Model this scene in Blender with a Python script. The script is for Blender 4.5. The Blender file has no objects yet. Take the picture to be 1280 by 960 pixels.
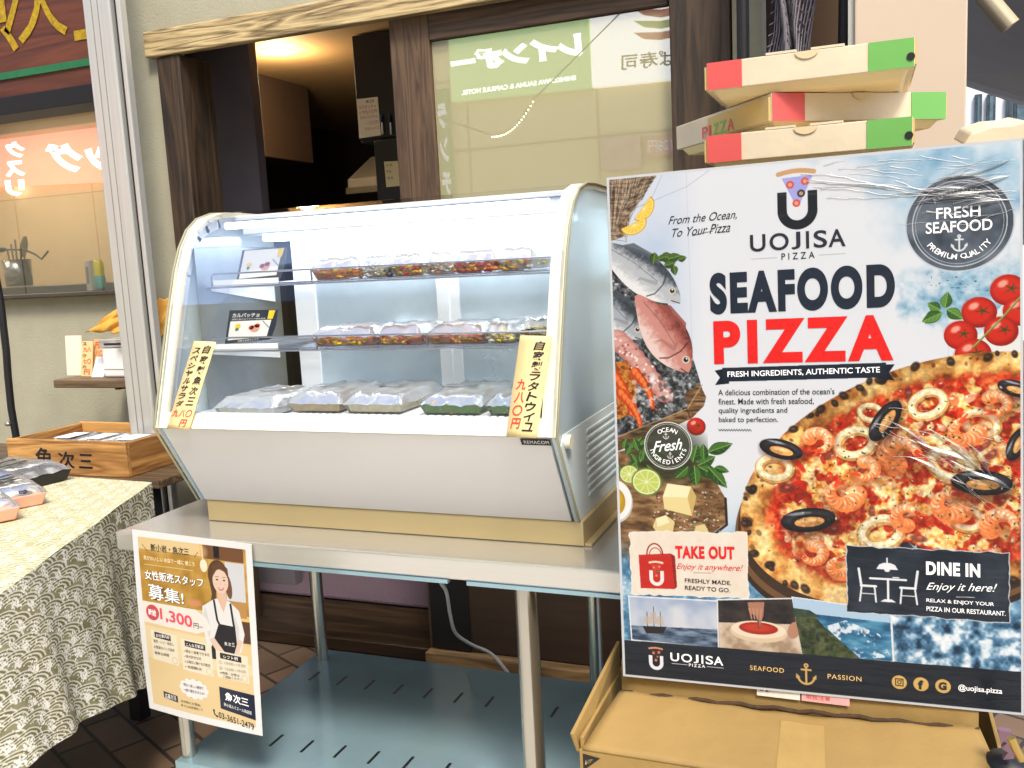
import bpy, bmesh, math, random
import numpy as np
from mathutils import Vector, Matrix
rad = math.radians
scene = bpy.context.scene
COL = scene.collection
CZ = 1.36                                     # camera height above the paving
F = 1130.0                                    # focal length in photo pixels (photo 1280 wide)

# ---------------------------------------------------------------- camera
_p, _y, _r = rad(7.877), rad(-21.54), rad(2.99)
FW = Vector((math.sin(_y) * math.cos(_p), math.cos(_y) * math.cos(_p), -math.sin(_p)))
_rt = Vector((math.cos(_y), -math.sin(_y), 0)); _dn = FW.cross(_rt)
RT = math.cos(_r) * _rt + math.sin(_r) * _dn
DN = -math.sin(_r) * _rt + math.cos(_r) * _dn
cam = bpy.data.objects.new("camera", bpy.data.cameras.new("camera"))
COL.objects.link(cam); scene.camera = cam
cam.data.sensor_width = 36.0; cam.data.lens = F / 1280 * 36.0
cam.data.clip_start = 0.02; cam.data.clip_end = 400
M = Matrix.Identity(4)
for i in range(3):
    M[i][0] = RT[i]; M[i][1] = -DN[i]; M[i][2] = -FW[i]
M[2][3] = CZ
cam.matrix_world = M

# ---------------------------------------------------------------- light
SUN_EL, SUN_FROM = 54.0, Vector((0.55, -0.83, 0))      # where the sun stands, seen from the shop
world = bpy.data.worlds.new("World"); scene.world = world; world.use_nodes = True
wn = world.node_tree.nodes; wl = world.node_tree.links
sky = wn.new("ShaderNodeTexSky"); sky.sky_type = 'NISHITA'; sky.sun_disc = False
sky.sun_elevation = rad(SUN_EL); sky.sun_rotation = math.atan2(SUN_FROM.x, SUN_FROM.y); sky.dust_density = 2.5; sky.air_density = .8
bg = wn["Background"]; bg.inputs[1].default_value = 0.15
wl.new(sky.outputs[0], bg.inputs[0])
sun = bpy.data.objects.new("sun", bpy.data.lights.new("sun", 'SUN')); COL.objects.link(sun)
sun.data.energy = 1.6; sun.data.angle = rad(14); sun.data.color = (1.0, .94, .84)
sd = SUN_FROM.normalized() * math.cos(rad(SUN_EL)) + Vector((0, 0, math.sin(rad(SUN_EL))))
sun.rotation_euler = sd.to_track_quat('Z', 'Y').to_euler(); sun.location = (0, 0, 8)
vs = scene.view_settings
vs.view_transform = 'Standard'; vs.look = 'None'; vs.gamma = 1; vs.use_curve_mapping = False; vs.exposure = 1.18
scene.cycles.transparent_max_bounces = 28; scene.cycles.max_bounces = 10; scene.cycles.use_denoising = True
scene.cycles.sample_clamp_indirect = 6.0; scene.cycles.caustics_reflective = False; scene.cycles.caustics_refractive = False

def at(px, py, ax, val):
    """the point of the plane axis=val that photo pixel (px, py) shows"""
    v = RT * ((px - 640) / F) + DN * ((py - 480) / F) + FW
    k = (val - (CZ if ax == 'z' else 0)) / v['xyz'.index(ax)]
    return Vector((v.x * k, v.y * k, CZ + v.z * k))

# ---------------------------------------------------------------- materials
def lin(c): return tuple(((q / 255) / 12.92 if q <= 10 else ((q / 255 + .055) / 1.055) ** 2.4) for q in c)
def base_mat(name):
    m = bpy.data.materials.new(name); m.use_nodes = True
    return m, m.node_tree.nodes, m.node_tree.links, m.node_tree.nodes["Principled BSDF"]
def mat(name, col, rough=.6, metal=0.0, var=.0, scale=6.0, bump=0.0, bscale=60.0, coat=0.0, spec=.5, stretch=None, col2=None, rvar=0.0, trans=0.0):
    m, n, l, b = base_mat(name)
    c = lin(col); b.inputs["Roughness"].default_value = rough; b.inputs["Metallic"].default_value = metal
    b.inputs["Base Color"].default_value = (*c, 1); b.inputs["Coat Weight"].default_value = coat; b.inputs["Specular IOR Level"].default_value = spec
    tc = n.new("ShaderNodeTexCoord"); mp = n.new("ShaderNodeMapping"); l.new(tc.outputs["Object"], mp.inputs[0])
    if stretch: mp.inputs["Scale"].default_value = stretch
    if var or col2:
        nz = n.new("ShaderNodeTexNoise"); nz.inputs["Scale"].default_value = scale; nz.inputs["Detail"].default_value = 6; nz.inputs["Roughness"].default_value = .65
        l.new(mp.outputs[0], nz.inputs[0])
        r = n.new("ShaderNodeValToRGB"); l.new(nz.outputs[0], r.inputs[0])
        c2 = lin(col2) if col2 else tuple(q * (1 - var) for q in c)
        r.color_ramp.elements[0].position = .3; r.color_ramp.elements[1].position = .7
        r.color_ramp.elements[0].color = (*c2, 1); r.color_ramp.elements[1].color = (*[min(1, q * (1 + var * .5)) for q in c], 1)
        l.new(r.outputs[0], b.inputs["Base Color"])
        if rvar:
            mr = n.new("ShaderNodeMapRange"); l.new(nz.outputs[0], mr.inputs[0]); mr.inputs[3].default_value = max(0, rough - rvar); mr.inputs[4].default_value = rough + rvar; l.new(mr.outputs[0], b.inputs["Roughness"])
    if bump:
        nb = n.new("ShaderNodeTexNoise"); nb.inputs["Scale"].default_value = bscale; nb.inputs["Detail"].default_value = 4; l.new(mp.outputs[0], nb.inputs[0])
        bp = n.new("ShaderNodeBump"); bp.inputs["Strength"].default_value = bump; bp.inputs["Distance"].default_value = .01; l.new(nb.outputs[0], bp.inputs["Height"]); l.new(bp.outputs[0], b.inputs["Normal"])
    if trans: b.inputs["Transmission Weight"].default_value = trans
    return m
def wood(name, dark, light, axis='z', scale=1.0, rough=.6, contrast=.12):
    m, n, l, b = base_mat(name); b.inputs["Roughness"].default_value = rough
    tc = n.new("ShaderNodeTexCoord"); mp = n.new("ShaderNodeMapping"); l.new(tc.outputs["Object"], mp.inputs[0])
    s = [9 * scale] * 3; s['xyz'.index(axis)] = .7 * scale; mp.inputs["Scale"].default_value = s
    n1 = n.new("ShaderNodeTexNoise"); n1.inputs["Scale"].default_value = 1.6; n1.inputs["Detail"].default_value = 3; n1.inputs["Distortion"].default_value = .8; l.new(mp.outputs[0], n1.inputs[0])
    w = n.new("ShaderNodeMath"); w.operation = 'MULTIPLY'; w.inputs[1].default_value = 9; l.new(n1.outputs[0], w.inputs[0])
    fr = n.new("ShaderNodeMath"); fr.operation = 'PINGPONG'; fr.inputs[1].default_value = 1; l.new(w.outputs[0], fr.inputs[0])
    n2 = n.new("ShaderNodeTexNoise"); n2.inputs["Scale"].default_value = 14; n2.inputs["Detail"].default_value = 5; l.new(mp.outputs[0], n2.inputs[0])
    mx = n.new("ShaderNodeMath"); mx.operation = 'MULTIPLY_ADD'; mx.inputs[1].default_value = .55; l.new(fr.outputs[0], mx.inputs[0])
    sc2 = n.new("ShaderNodeMath"); sc2.operation = 'MULTIPLY'; sc2.inputs[1].default_value = .6; l.new(n2.outputs[0], sc2.inputs[0]); l.new(sc2.outputs[0], mx.inputs[2])
    r = n.new("ShaderNodeValToRGB"); l.new(mx.outputs[0], r.inputs[0])
    r.color_ramp.elements[0].position = .22; r.color_ramp.elements[1].position = .85; r.color_ramp.elements[0].color = (*lin(dark), 1); r.color_ramp.elements[1].color = (*lin(light), 1)
    l.new(r.outputs[0], b.inputs["Base Color"])
    bp = n.new("ShaderNodeBump"); bp.inputs["Strength"].default_value = .35; bp.inputs["Distance"].default_value = .004; l.new(mx.outputs[0], bp.inputs["Height"]); l.new(bp.outputs[0], b.inputs["Normal"])
    return m
def glass(name, tint=(255, 255, 255), refl=1.0, milk=0.0, milkcol=(255, 255, 255), rough=0.0, bump=0.0, bscale=30.0):
    """a thin pane: clear, reflecting more at a grazing angle; milk adds cloudy white"""
    m = bpy.data.materials.new(name); m.use_nodes = True; n, l = m.node_tree.nodes, m.node_tree.links; n.remove(n["Principled BSDF"])
    t = n.new("ShaderNodeBsdfTransparent"); t.inputs[0].default_value = (*lin(tint), 1)
    g = n.new("ShaderNodeBsdfGlossy"); g.inputs["Roughness"].default_value = rough
    lw = n.new("ShaderNodeFresnel"); lw.inputs[0].default_value = 1.5
    ml = n.new("ShaderNodeMath"); ml.operation = 'MULTIPLY'; ml.use_clamp = True; ml.inputs[1].default_value = refl; l.new(lw.outputs[0], ml.inputs[0])
    mx = n.new("ShaderNodeMixShader"); l.new(ml.outputs[0], mx.inputs[0]); l.new(t.outputs[0], mx.inputs[1]); l.new(g.outputs[0], mx.inputs[2])
    if bump:
        tc = n.new("ShaderNodeTexCoord"); nb = n.new("ShaderNodeTexNoise"); nb.inputs["Scale"].default_value = bscale; l.new(tc.outputs["Object"], nb.inputs[0])
        bp = n.new("ShaderNodeBump"); bp.inputs["Strength"].default_value = bump; bp.inputs["Distance"].default_value = .01; l.new(nb.outputs[0], bp.inputs["Height"]); l.new(bp.outputs[0], g.inputs["Normal"]); l.new(bp.outputs[0], lw.inputs["Normal"])
    out = mx
    if milk:
        d = n.new("ShaderNodeBsdfDiffuse"); d.inputs[0].default_value = (*lin(milkcol), 1); tl = n.new("ShaderNodeBsdfTranslucent"); tl.inputs[0].default_value = (*lin(milkcol), 1)
        dm = n.new("ShaderNodeMixShader"); dm.inputs[0].default_value = .5; l.new(d.outputs[0], dm.inputs[1]); l.new(tl.outputs[0], dm.inputs[2])
        m2 = n.new("ShaderNodeMixShader"); m2.inputs[0].default_value = milk; l.new(mx.outputs[0], m2.inputs[1]); l.new(dm.outputs[0], m2.inputs[2]); out = m2
    l.new(out.outputs[0], n["Material Output"].inputs[0])
    return m
def glow(name, col, strength):
    m, n, l, b = base_mat(name); b.inputs["Base Color"].default_value = (*lin(col), 1)
    b.inputs["Emission Color"].default_value = (*lin(col), 1); b.inputs["Emission Strength"].default_value = strength
    return m
def printed(name, rough=.35, coat=0.0, wrinkle=0.0):
    """ink on paper: the colour is the print itself"""
    m, n, l, b = base_mat(name); a = n.new("ShaderNodeVertexColor"); a.layer_name = "ink"; l.new(a.outputs[0], b.inputs["Base Color"])
    b.inputs["Roughness"].default_value = rough; b.inputs["Specular IOR Level"].default_value = .3; b.inputs["Coat Weight"].default_value = coat; b.inputs["Coat Roughness"].default_value = .06
    if wrinkle:
        tc = n.new("ShaderNodeTexCoord"); mp = n.new("ShaderNodeMapping"); mp.inputs["Rotation"].default_value = (0, .55, 0); mp.inputs["Scale"].default_value = (3, 3, 26); l.new(tc.outputs["Object"], mp.inputs[0])
        nb = n.new("ShaderNodeTexNoise"); nb.inputs["Scale"].default_value = 2.2; nb.inputs["Detail"].default_value = 5; nb.inputs["Distortion"].default_value = 1.2; l.new(mp.outputs[0], nb.inputs[0])
        bp = n.new("ShaderNodeBump"); bp.inputs["Strength"].default_value = wrinkle; bp.inputs["Distance"].default_value = .006; l.new(nb.outputs[0], bp.inputs["Height"]); l.new(bp.outputs[0], b.inputs["Coat Normal"])
    return m

# ---------------------------------------------------------------- building blocks
def tag(o, label=None, cat=None, group=None, kind=None):
    if label: o["label"] = label
    if cat: o["category"] = cat
    if group: o["group"] = group
    if kind: o["kind"] = kind
    return o
def thing(name, label, cat, loc, group=None):
    o = bpy.data.objects.new(name, None); COL.objects.link(o); o.location = loc; o.empty_display_size = .05
    bpy.context.view_layer.update() if False else None
    return tag(o, label, cat, group)
def wloc(o):
    v = Vector((0, 0, 0))
    while o is not None: v = v + o.location; o = o.parent
    return v
class MB:
    def __init__(self): self.v = []; self.f = []; self.m = []; self.s = []
    def add(self, vs, fs, mi=0, smooth=False):
        k = len(self.v); self.v += [tuple(q) for q in vs]; self.f += [tuple(i + k for i in q) for q in fs]; self.m += [mi] * len(fs); self.s += [smooth] * len(fs); return self
    def box(self, a, b, mi=0, rot=0, piv=None):
        x0, x1 = sorted((a[0], b[0])); y0, y1 = sorted((a[1], b[1])); z0, z1 = sorted((a[2], b[2]))
        vs = [(x, y, z) for z in (z0, z1) for y in (y0, y1) for x in (x0, x1)]
        if rot:
            p = piv or ((x0 + x1) / 2, (y0 + y1) / 2); c, s = math.cos(rot), math.sin(rot)
            vs = [(p[0] + (x - p[0]) * c - (y - p[1]) * s, p[1] + (x - p[0]) * s + (y - p[1]) * c, z) for x, y, z in vs]
        return self.add(vs, [(0, 2, 3, 1), (4, 5, 7, 6), (0, 1, 5, 4), (2, 6, 7, 3), (0, 4, 6, 2), (1, 3, 7, 5)], mi)
    def hexa(self, lo, hi, mi=0):
        """two matching rings of points, capped and skirted"""
        n = len(lo); return self.add(list(lo) + list(hi), [tuple(range(n))[::-1], tuple(range(n, 2 * n))] + [(i, (i + 1) % n, n + (i + 1) % n, n + i) for i in range(n)], mi)
    def prism_x(self, prof, x0, x1, mi=0): return self.hexa([(x0, y, z) for y, z in prof], [(x1, y, z) for y, z in prof], mi)
    def tube(self, pts, r, mi=0, seg=10, r2=None, cap=True, closed=False):
        P = [Vector(q) for q in pts]; n = len(P); rings = []; up = None
        for i in range(n):
            if closed: d = (P[(i + 1) % n] - P[i - 1]).normalized()
            else: d = (P[min(i + 1, n - 1)] - P[max(i - 1, 0)]).normalized()
            if up is None: up = Vector((0, 0, 1)) if abs(d.z) < .9 else Vector((1, 0, 0))
            a = d.cross(up).normalized(); up = a.cross(d).normalized()
            rr = r if r2 is None else r + (r2 - r) * i / max(1, n - 1)
            rings.append([P[i] + (a * math.cos(k * 2 * math.pi / seg) + up * math.sin(k * 2 * math.pi / seg)) * rr for k in range(seg)])
        vs = [q for rg in rings for q in rg]; fs = []
        for i in range(n if closed else n - 1):
            j = (i + 1) % n
            for k in range(seg): fs.append((i * seg + k, i * seg + (k + 1) % seg, j * seg + (k + 1) % seg, j * seg + k))
        self.add(vs, fs, mi, True)
        if cap and not closed: self.add(rings[0], [tuple(range(seg))[::-1]], mi); self.add(rings[-1], [tuple(range(seg))], mi)
        return self
    def lathe(self, c, prof, seg=24, mi=0):
        """profile of (radius, height) turned about the upright axis at c"""
        n = len(prof); vs = [(c[0] + r * math.cos(k * 2 * math.pi / seg), c[1] + r * math.sin(k * 2 * math.pi / seg), c[2] + z) for r, z in prof for k in range(seg)]
        fs = [(i * seg + k, i * seg + (k + 1) % seg, (i + 1) * seg + (k + 1) % seg, (i + 1) * seg + k) for i in range(n - 1) for k in range(seg)]
        return self.add(vs, fs, mi, True)
    def lump(self, c, r, mi=0, seed=0, amp=.25, nu=12, nv=8):
        rg = random.Random(seed); ph = [rg.random() * 6.3 for _ in range(6)]; vs = []
        for j in range(nv + 1):
            b = -math.pi / 2 + math.pi * j / nv
            for i in range(nu):
                a = 2 * math.pi * i / nu; q = 1 + amp * (math.sin(2 * a + ph[0]) * math.cos(3 * b + ph[1]) + .6 * math.sin(5 * a + ph[2] + 4 * b))
                vs.append((c[0] + r[0] * q * math.cos(b) * math.cos(a), c[1] + r[1] * q * math.cos(b) * math.sin(a), c[2] + r[2] * q * math.sin(b)))
        return self.add(vs, [(j * nu + i, j * nu + (i + 1) % nu, (j + 1) * nu + (i + 1) % nu, (j + 1) * nu + i) for j in range(nv) for i in range(nu)], mi, True)
    def sheet(self, fn, nu, nv, mi=0, smooth=True):
        vs = [fn(i / nu, j / nv) for j in range(nv + 1) for i in range(nu + 1)]
        return self.add(vs, [(j * (nu + 1) + i, (j + 1) * (nu + 1) + i, (j + 1) * (nu + 1) + i + 1, j * (nu + 1) + i + 1) for j in range(nv) for i in range(nu)], mi, smooth)
    def build(self, name, mats, parent=None, bevel=0.0, solid=0.0):
        me = bpy.data.meshes.new(name); off = wloc(parent) if parent else Vector((0, 0, 0))
        me.from_pydata([(x - off.x, y - off.y, z - off.z) for x, y, z in self.v], [], self.f)
        for m in (mats if isinstance(mats, (list, tuple)) else [mats]): me.materials.append(m)
        me.polygons.foreach_set("material_index", self.m); me.polygons.foreach_set("use_smooth", self.s)
        o = bpy.data.objects.new(name, me); COL.objects.link(o); o.parent = parent
        if solid: q = o.modifiers.new("solid", 'SOLIDIFY'); q.thickness = solid; q.offset = 0
        if bevel: q = o.modifiers.new("bevel", 'BEVEL'); q.width = bevel; q.segments = 2; q.limit_method = 'ANGLE'; q.angle_limit = rad(40)
        me.update(); return o
def box(name, a, b, m, parent=None, bevel=0.0): return MB().box(a, b).build(name, m, parent, bevel)

_fc = bpy.data.curves.new("lettering", 'FONT'); _fo = bpy.data.objects.new("lettering", _fc); COL.objects.link(_fo)
def letters(body, bold=0.0, shear=0.0, space=1.0, line=1.0, align='LEFT', res=4):
    """flat letter outlines as (points, faces), scaled into the unit box, v down"""
    _fc.body = body; _fc.offset = bold; _fc.shear = shear; _fc.space_character = space; _fc.space_line = line; _fc.align_x = align; _fc.resolution_u = res
    bpy.context.view_layer.update(); ev = _fo.evaluated_get(bpy.context.evaluated_depsgraph_get()); me = ev.to_mesh()
    v = np.empty(len(me.vertices) * 3); me.vertices.foreach_get("co", v); v = v.reshape(-1, 3)[:, :2]
    f = [tuple(p.vertices) for p in me.polygons]; ev.to_mesh_clear()
    lo, hi = v.min(0), v.max(0); v = (v - lo) / np.maximum(hi - lo, 1e-6); v[:, 1] = 1 - v[:, 1]
    return v, f, (hi - lo)
def write(mb, frame, body, quad, mi=0, keep=False, **kw):
    """set lettering into a box (u0, v0, u1, v1) or a quad of four corners of frame(u, v)"""
    v, f, sz = letters(body, **kw)
    if len(quad) == 4 and not hasattr(quad[0], '__len__'): u0, v0, u1, v1 = quad; quad = ((u0, v0), (u1, v0), (u1, v1), (u0, v1))
    a, b, c, d = [np.array(q, float) for q in quad]
    pts = []
    for s, t in v:
        q = (a * (1 - s) + b * s) * (1 - t) + (d * (1 - s) + c * s) * t; pts.append(frame(q[0], q[1]))
    mb.add(pts, f, mi)
def arc_write(mb, frame, body, cu, cv, r, a0, a1, h, mi=0, bold=0.0, inside=False):
    """letters set one by one round a circle, angles in degrees clockwise from the top"""
    n = len(body)
    for k, ch in enumerate(body):
        if ch == ' ': continue
        v, f, sz = letters(ch, bold=bold); a = rad(a0 + (a1 - a0) * (k + .5) / n); w = h * sz[0] / .72; pts = []
        for s, t in v:
            x = (s - .5) * w; y = (t - .5) * h
            if inside: q = (cu + math.sin(a) * (r + y) + -math.cos(a) * -x * -1, cv - math.cos(a) * (r + y) - math.sin(a) * x)
            else: q = (cu + math.sin(a) * (r - y) + math.cos(a) * x, cv - math.cos(a) * (r - y) + math.sin(a) * x)
            pts.append(frame(*q))
        mb.add(pts, f, mi)
def print_sheet(name, P, fn, m, parent, tone=.83):
    """a paper surface fn(s, t) carrying the print P, one vertex per dot of ink"""
    a = P.a; h, w = a.shape[:2]
    st = np.stack(np.meshgrid(np.linspace(0, 1, w), np.linspace(0, 1, h)), -1).reshape(-1, 2)
    off = wloc(parent); co = fn(st[:, 0], st[:, 1]) - np.array(off)
    i = np.arange((h - 1) * (w - 1)); r, c = i // (w - 1), i % (w - 1); k = r * w + c
    fa = np.stack([k, k + w, k + w + 1, k + 1], 1)
    me = bpy.data.meshes.new(name); me.vertices.add(w * h); me.vertices.foreach_set("co", co.astype(np.float32).ravel())
    me.loops.add(fa.size); me.loops.foreach_set("vertex_index", fa.ravel().astype(np.int32)); me.polygons.add(len(fa)); me.polygons.foreach_set("loop_start", np.arange(0, fa.size, 4, dtype=np.int32))
    me.update(calc_edges=True)
    me.polygons.foreach_set("use_smooth", np.ones(len(fa), bool))
    s = np.clip(a.reshape(-1, 3), 0, 1) * tone; L = np.where(s <= .04045, s / 12.92, ((s + .055) / 1.055) ** 2.4)
    at_ = me.color_attributes.new("ink", 'FLOAT_COLOR', 'POINT'); at_.data.foreach_set("color", np.concatenate([L, np.ones((len(L), 1))], 1).astype(np.float32).ravel())
    me.materials.append(m); o = bpy.data.objects.new(name, me); COL.objects.link(o); o.parent = parent
    return o
# ---------------------------------------------------------------- painted prints (numpy, turned into vertex colours)
def value_noise(h, w, cell, seed, octaves=3):
    rg = np.random.RandomState(seed)
    out = np.zeros((h, w), np.float32); amp = 1.0; tot = 0.0
    for k in range(octaves):
        c = max(1.0, cell / 2 ** k)
        gh, gw = int(h / c) + 3, int(w / c) + 3
        g = rg.rand(gh, gw).astype(np.float32)
        yy = np.arange(h) / c; xx = np.arange(w) / c
        y0 = yy.astype(int); x0 = xx.astype(int)
        fy = (yy - y0)[:, None]; fx = (xx - x0)[None, :]
        fy = fy * fy * (3 - 2 * fy); fx = fx * fx * (3 - 2 * fx)
        a = g[y0][:, x0]; b = g[y0][:, x0 + 1]; c2 = g[y0 + 1][:, x0]; d = g[y0 + 1][:, x0 + 1]
        out += amp * ((a * (1 - fx) + b * fx) * (1 - fy) + (c2 * (1 - fx) + d * fx) * fy)
        tot += amp; amp *= 0.55
    return out / tot

class Print:
    """A little raster: units are millimetres (u right, v down), s pixels per unit."""
    def __init__(self, w, h, s, col):
        self.s = s; self.W = int(w * s) + 1; self.H = int(h * s) + 1
        self.a = np.empty((self.H, self.W, 3), np.float32); self.a[:] = np.array(col) / 255.0
    def box(self, u0, v0, u1, v1):
        s = self.s
        return max(0, int(u0 * s) - 1), max(0, int(v0 * s) - 1), min(self.W, int(u1 * s) + 3), min(self.H, int(v1 * s) + 3)
    def grid(self, b):
        return np.meshgrid(np.arange(b[0], b[2]) / self.s, np.arange(b[1], b[3]) / self.s)
    def put(self, b, m, col, al=1.0):
        if b[2] <= b[0] or b[3] <= b[1]: return
        m = (m * al)[..., None].astype(np.float32)
        c = np.asarray(col, np.float32) / 255.0
        r = self.a[b[1]:b[3], b[0]:b[2]]
        r[:] = r * (1 - m) + c * m
    def mask_poly(self, pts):
        p = np.asarray(pts, float)
        b = self.box(p[:, 0].min(), p[:, 1].min(), p[:, 0].max(), p[:, 1].max())
        if b[2] <= b[0] or b[3] <= b[1]: return b, None
        X, Y = self.grid(b); m = np.zeros(X.shape, np.float32); q = np.roll(p, -1, 0)
        for du in (-.25, .25):
            for dv in (-.25, .25):
                xx = X + du / self.s; yy = Y + dv / self.s
                ins = np.zeros(X.shape, bool)
                for (x0, y0), (x1, y1) in zip(p, q):
                    if y0 == y1: continue
                    ins ^= ((y0 > yy) != (y1 > yy)) & (xx < (x1 - x0) * (yy - y0) / (y1 - y0) + x0)
                m += ins * .25
        return b, m
    def poly(self, pts, col, al=1.0):
        b, m = self.mask_poly(pts)
        if m is not None: self.put(b, m, col, al)
    def mask_ell(self, cx, cy, rx, ry, rot=0, soft=None):
        R = max(rx, ry) + 2; b = self.box(cx - R, cy - R, cx + R, cy + R)
        if b[2] <= b[0] or b[3] <= b[1]: return b, None
        X, Y = self.grid(b); c, s = math.cos(rot), math.sin(rot)
        x = (X - cx) * c + (Y - cy) * s; y = -(X - cx) * s + (Y - cy) * c
        d = np.sqrt((x / rx) ** 2 + (y / ry) ** 2) + 1e-9
        so = soft if soft else .6 / self.s / min(rx, ry)
        return b, np.clip((1 - d) / so + .5, 0, 1)
    def ell(self, cx, cy, rx, ry, col, rot=0, al=1.0, soft=None):
        b, m = self.mask_ell(cx, cy, rx, ry, rot, soft)
        if m is not None: self.put(b, m, col, al)
    def ring(self, cx, cy, r, w, col, al=1.0, ry=None, rot=0):
        ry = ry or r
        b, m = self.mask_ell(cx, cy, r + w / 2, ry + w / 2, rot)
        if m is None: return
        X, Y = self.grid(b); c, s = math.cos(rot), math.sin(rot)
        x = (X - cx) * c + (Y - cy) * s; y = -(X - cx) * s + (Y - cy) * c
        d = np.sqrt((x / (r - w / 2)) ** 2 + (y / (ry - w / 2)) ** 2)
        m = m * np.clip((d - 1) * (r - w / 2) * self.s + .5, 0, 1)
        self.put(b, m, col, al)
    def line(self, pts, w, col, al=1.0, w2=None):
        p = np.asarray(pts, float)
        b = self.box(p[:, 0].min() - w, p[:, 1].min() - w, p[:, 0].max() + w, p[:, 1].max() + w)
        if b[2] <= b[0] or b[3] <= b[1]: return
        X, Y = self.grid(b); m = np.zeros(X.shape, np.float32); n = len(p) - 1
        for i in range(n):
            d = p[i + 1] - p[i]; L = d @ d + 1e-9
            t = np.clip(((X - p[i][0]) * d[0] + (Y - p[i][1]) * d[1]) / L, 0, 1)
            ww = w if w2 is None else w + (w2 - w) * (i + t) / n
            dist = np.hypot(X - p[i][0] - t * d[0], Y - p[i][1] - t * d[1])
            m = np.maximum(m, np.clip((ww / 2 - dist) * self.s + .5, 0, 1))
        self.put(b, m, col, al)
    def tex(self, b, m, cols, n, al=1.0):
        """fill mask m with a colour ramp cols driven by the field n (0..1)"""
        c = np.array(cols, np.float32); k = np.clip(n, 0, .9999) * (len(c) - 1); i = k.astype(int); f = (k - i)[..., None]
        self.put(b, m, c[i] * (1 - f) + c[i + 1] * f, al)
    def patch(self, pts, cols, cell, seed, al=1.0, lo=.25, hi=.75, stretch=None):
        b, m = self.mask_poly(pts)
        if m is None: return
        h, w = m.shape
        if stretch: n = value_noise(int(h / stretch[1]) + 2, int(w / stretch[0]) + 2, cell * self.s, seed); n = n[(np.arange(h) / stretch[1]).astype(int)][:, (np.arange(w) / stretch[0]).astype(int)]
        else: n = value_noise(h, w, cell * self.s, seed)
        self.tex(b, m, cols, (n - lo) / (hi - lo), al)

def leaf(P, u, v, L, W, rot, col=(52, 96, 34), lite=(110, 160, 62)):
    t = np.linspace(0, 1, 12); pr = np.sin(np.pi * t ** .8) * W / 2
    c, s = math.cos(rot), math.sin(rot)
    def T(a, b): return (u + a * c - b * s, v + a * s + b * c)
    P.poly([T(L * q, p) for q, p in zip(t, pr)] + [T(L * q, -p) for q, p in zip(t[::-1], pr[::-1])], col)
    P.poly([T(L * q, 0) for q in t] + [T(L * q, -p * .85) for q, p in zip(t[::-1], pr[::-1])], lite, .65)
    P.line([T(0, 0), T(L * .95, 0)], W * .06, (160, 190, 110), .8)
    for k in (.3, .5, .7):
        P.line([T(L * k, 0), T(L * (k + .15), W * .3)], W * .04, (120, 160, 80), .6); P.line([T(L * k, 0), T(L * (k + .15), -W * .3)], W * .04, (60, 100, 40), .6)

def tomato(P, u, v, r, seed=0):
    P.ell(u, v, r, r * .95, (150, 22, 14)); P.ell(u - r * .08, v - r * .1, r * .85, r * .8, (208, 38, 22), soft=.35)
    P.ell(u - r * .3, v - r * .4, r * .3, r * .2, (250, 190, 170), rot=-.5, al=.8, soft=.6)
    for k in range(5):
        a = k * 1.257 + seed; P.line([(u + r * .2, v - r * .1), (u + r * .2 + math.cos(a) * r * .45, v - r * .1 + math.sin(a) * r * .35)], r * .12, (48, 70, 24), w2=r * .03)

def fish(P, u, v, L, H, rot, back, side, belly, seed):
    """head to the right before rotation"""
    c, s = math.cos(rot), math.sin(rot)
    def T(a, b): return (u + a * c - b * s, v + a * s + b * c)
    t = np.linspace(0, 1, 26)
    up = H * (.5 * np.sin(np.pi * np.clip(t, 0, 1) ** 1.25) ** .75 * .95 + .05 * (1 - t)); dn = up * .92
    pts = [T(L * (q - 1), -p) for q, p in zip(t, up)] + [T(L * (q - 1), p) for q, p in zip(t[::-1], dn[::-1])]
    b, m = P.mask_poly(pts)
    if m is None: return
    X, Y = P.grid(b); x = ((X - u) * c + (Y - v) * s) / L + 1; y = (-(X - u) * s + (Y - v) * c) / (H * .5)
    n = value_noise(m.shape[0], m.shape[1], 5 * P.s, seed)
    sc = .5 + .5 * np.sin(x * L * 2.0 / 1.1) * np.sin(y * H * 1.1)
    f = np.clip((y + 1) / 2 + (n - .5) * .25 + (sc - .5) * .12 * (x < .72), 0, 1)
    P.tex(b, m, [tuple(q * .55 for q in back), back, side, side, belly, belly], f)
    P.line([T(-L * .27, -H * .36), T(-L * .235, -H * .1), T(-L * .25, H * .2), T(-L * .3, H * .36)], H * .03, tuple(q * .45 for q in back), .8)
    P.line([T(-L * .3, -H * .02), T(-L * .45, H * .1), T(-L * .47, H * .22)], H * .1, tuple(q * .8 for q in side), .7, w2=H * .01)
    P.ell(*T(-L * .13, -H * .1), H * .085, H * .085, (215, 205, 180)); P.ell(*T(-L * .13, -H * .1), H * .055, H * .055, (22, 22, 26)); P.ell(*T(-L * .135, -H * .125), H * .02, H * .02, (240, 240, 240))
    P.line([T(-L * .005, H * .04), T(-L * .08, H * .1)], H * .025, (70, 50, 46), .9)
    P.poly([T(-L * .8, -H * .25), T(-L * .5, -H * .43), T(-L * .36, -H * .42), T(-L * .45, -H * .56), T(-L * .7, -H * .5)], back, .85)
    P.line([T(-L * .9, -H * .05), T(-L * .6, -H * .12), T(-L * .3, -H * .08)], H * .02, (70, 74, 80), .5)

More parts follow.
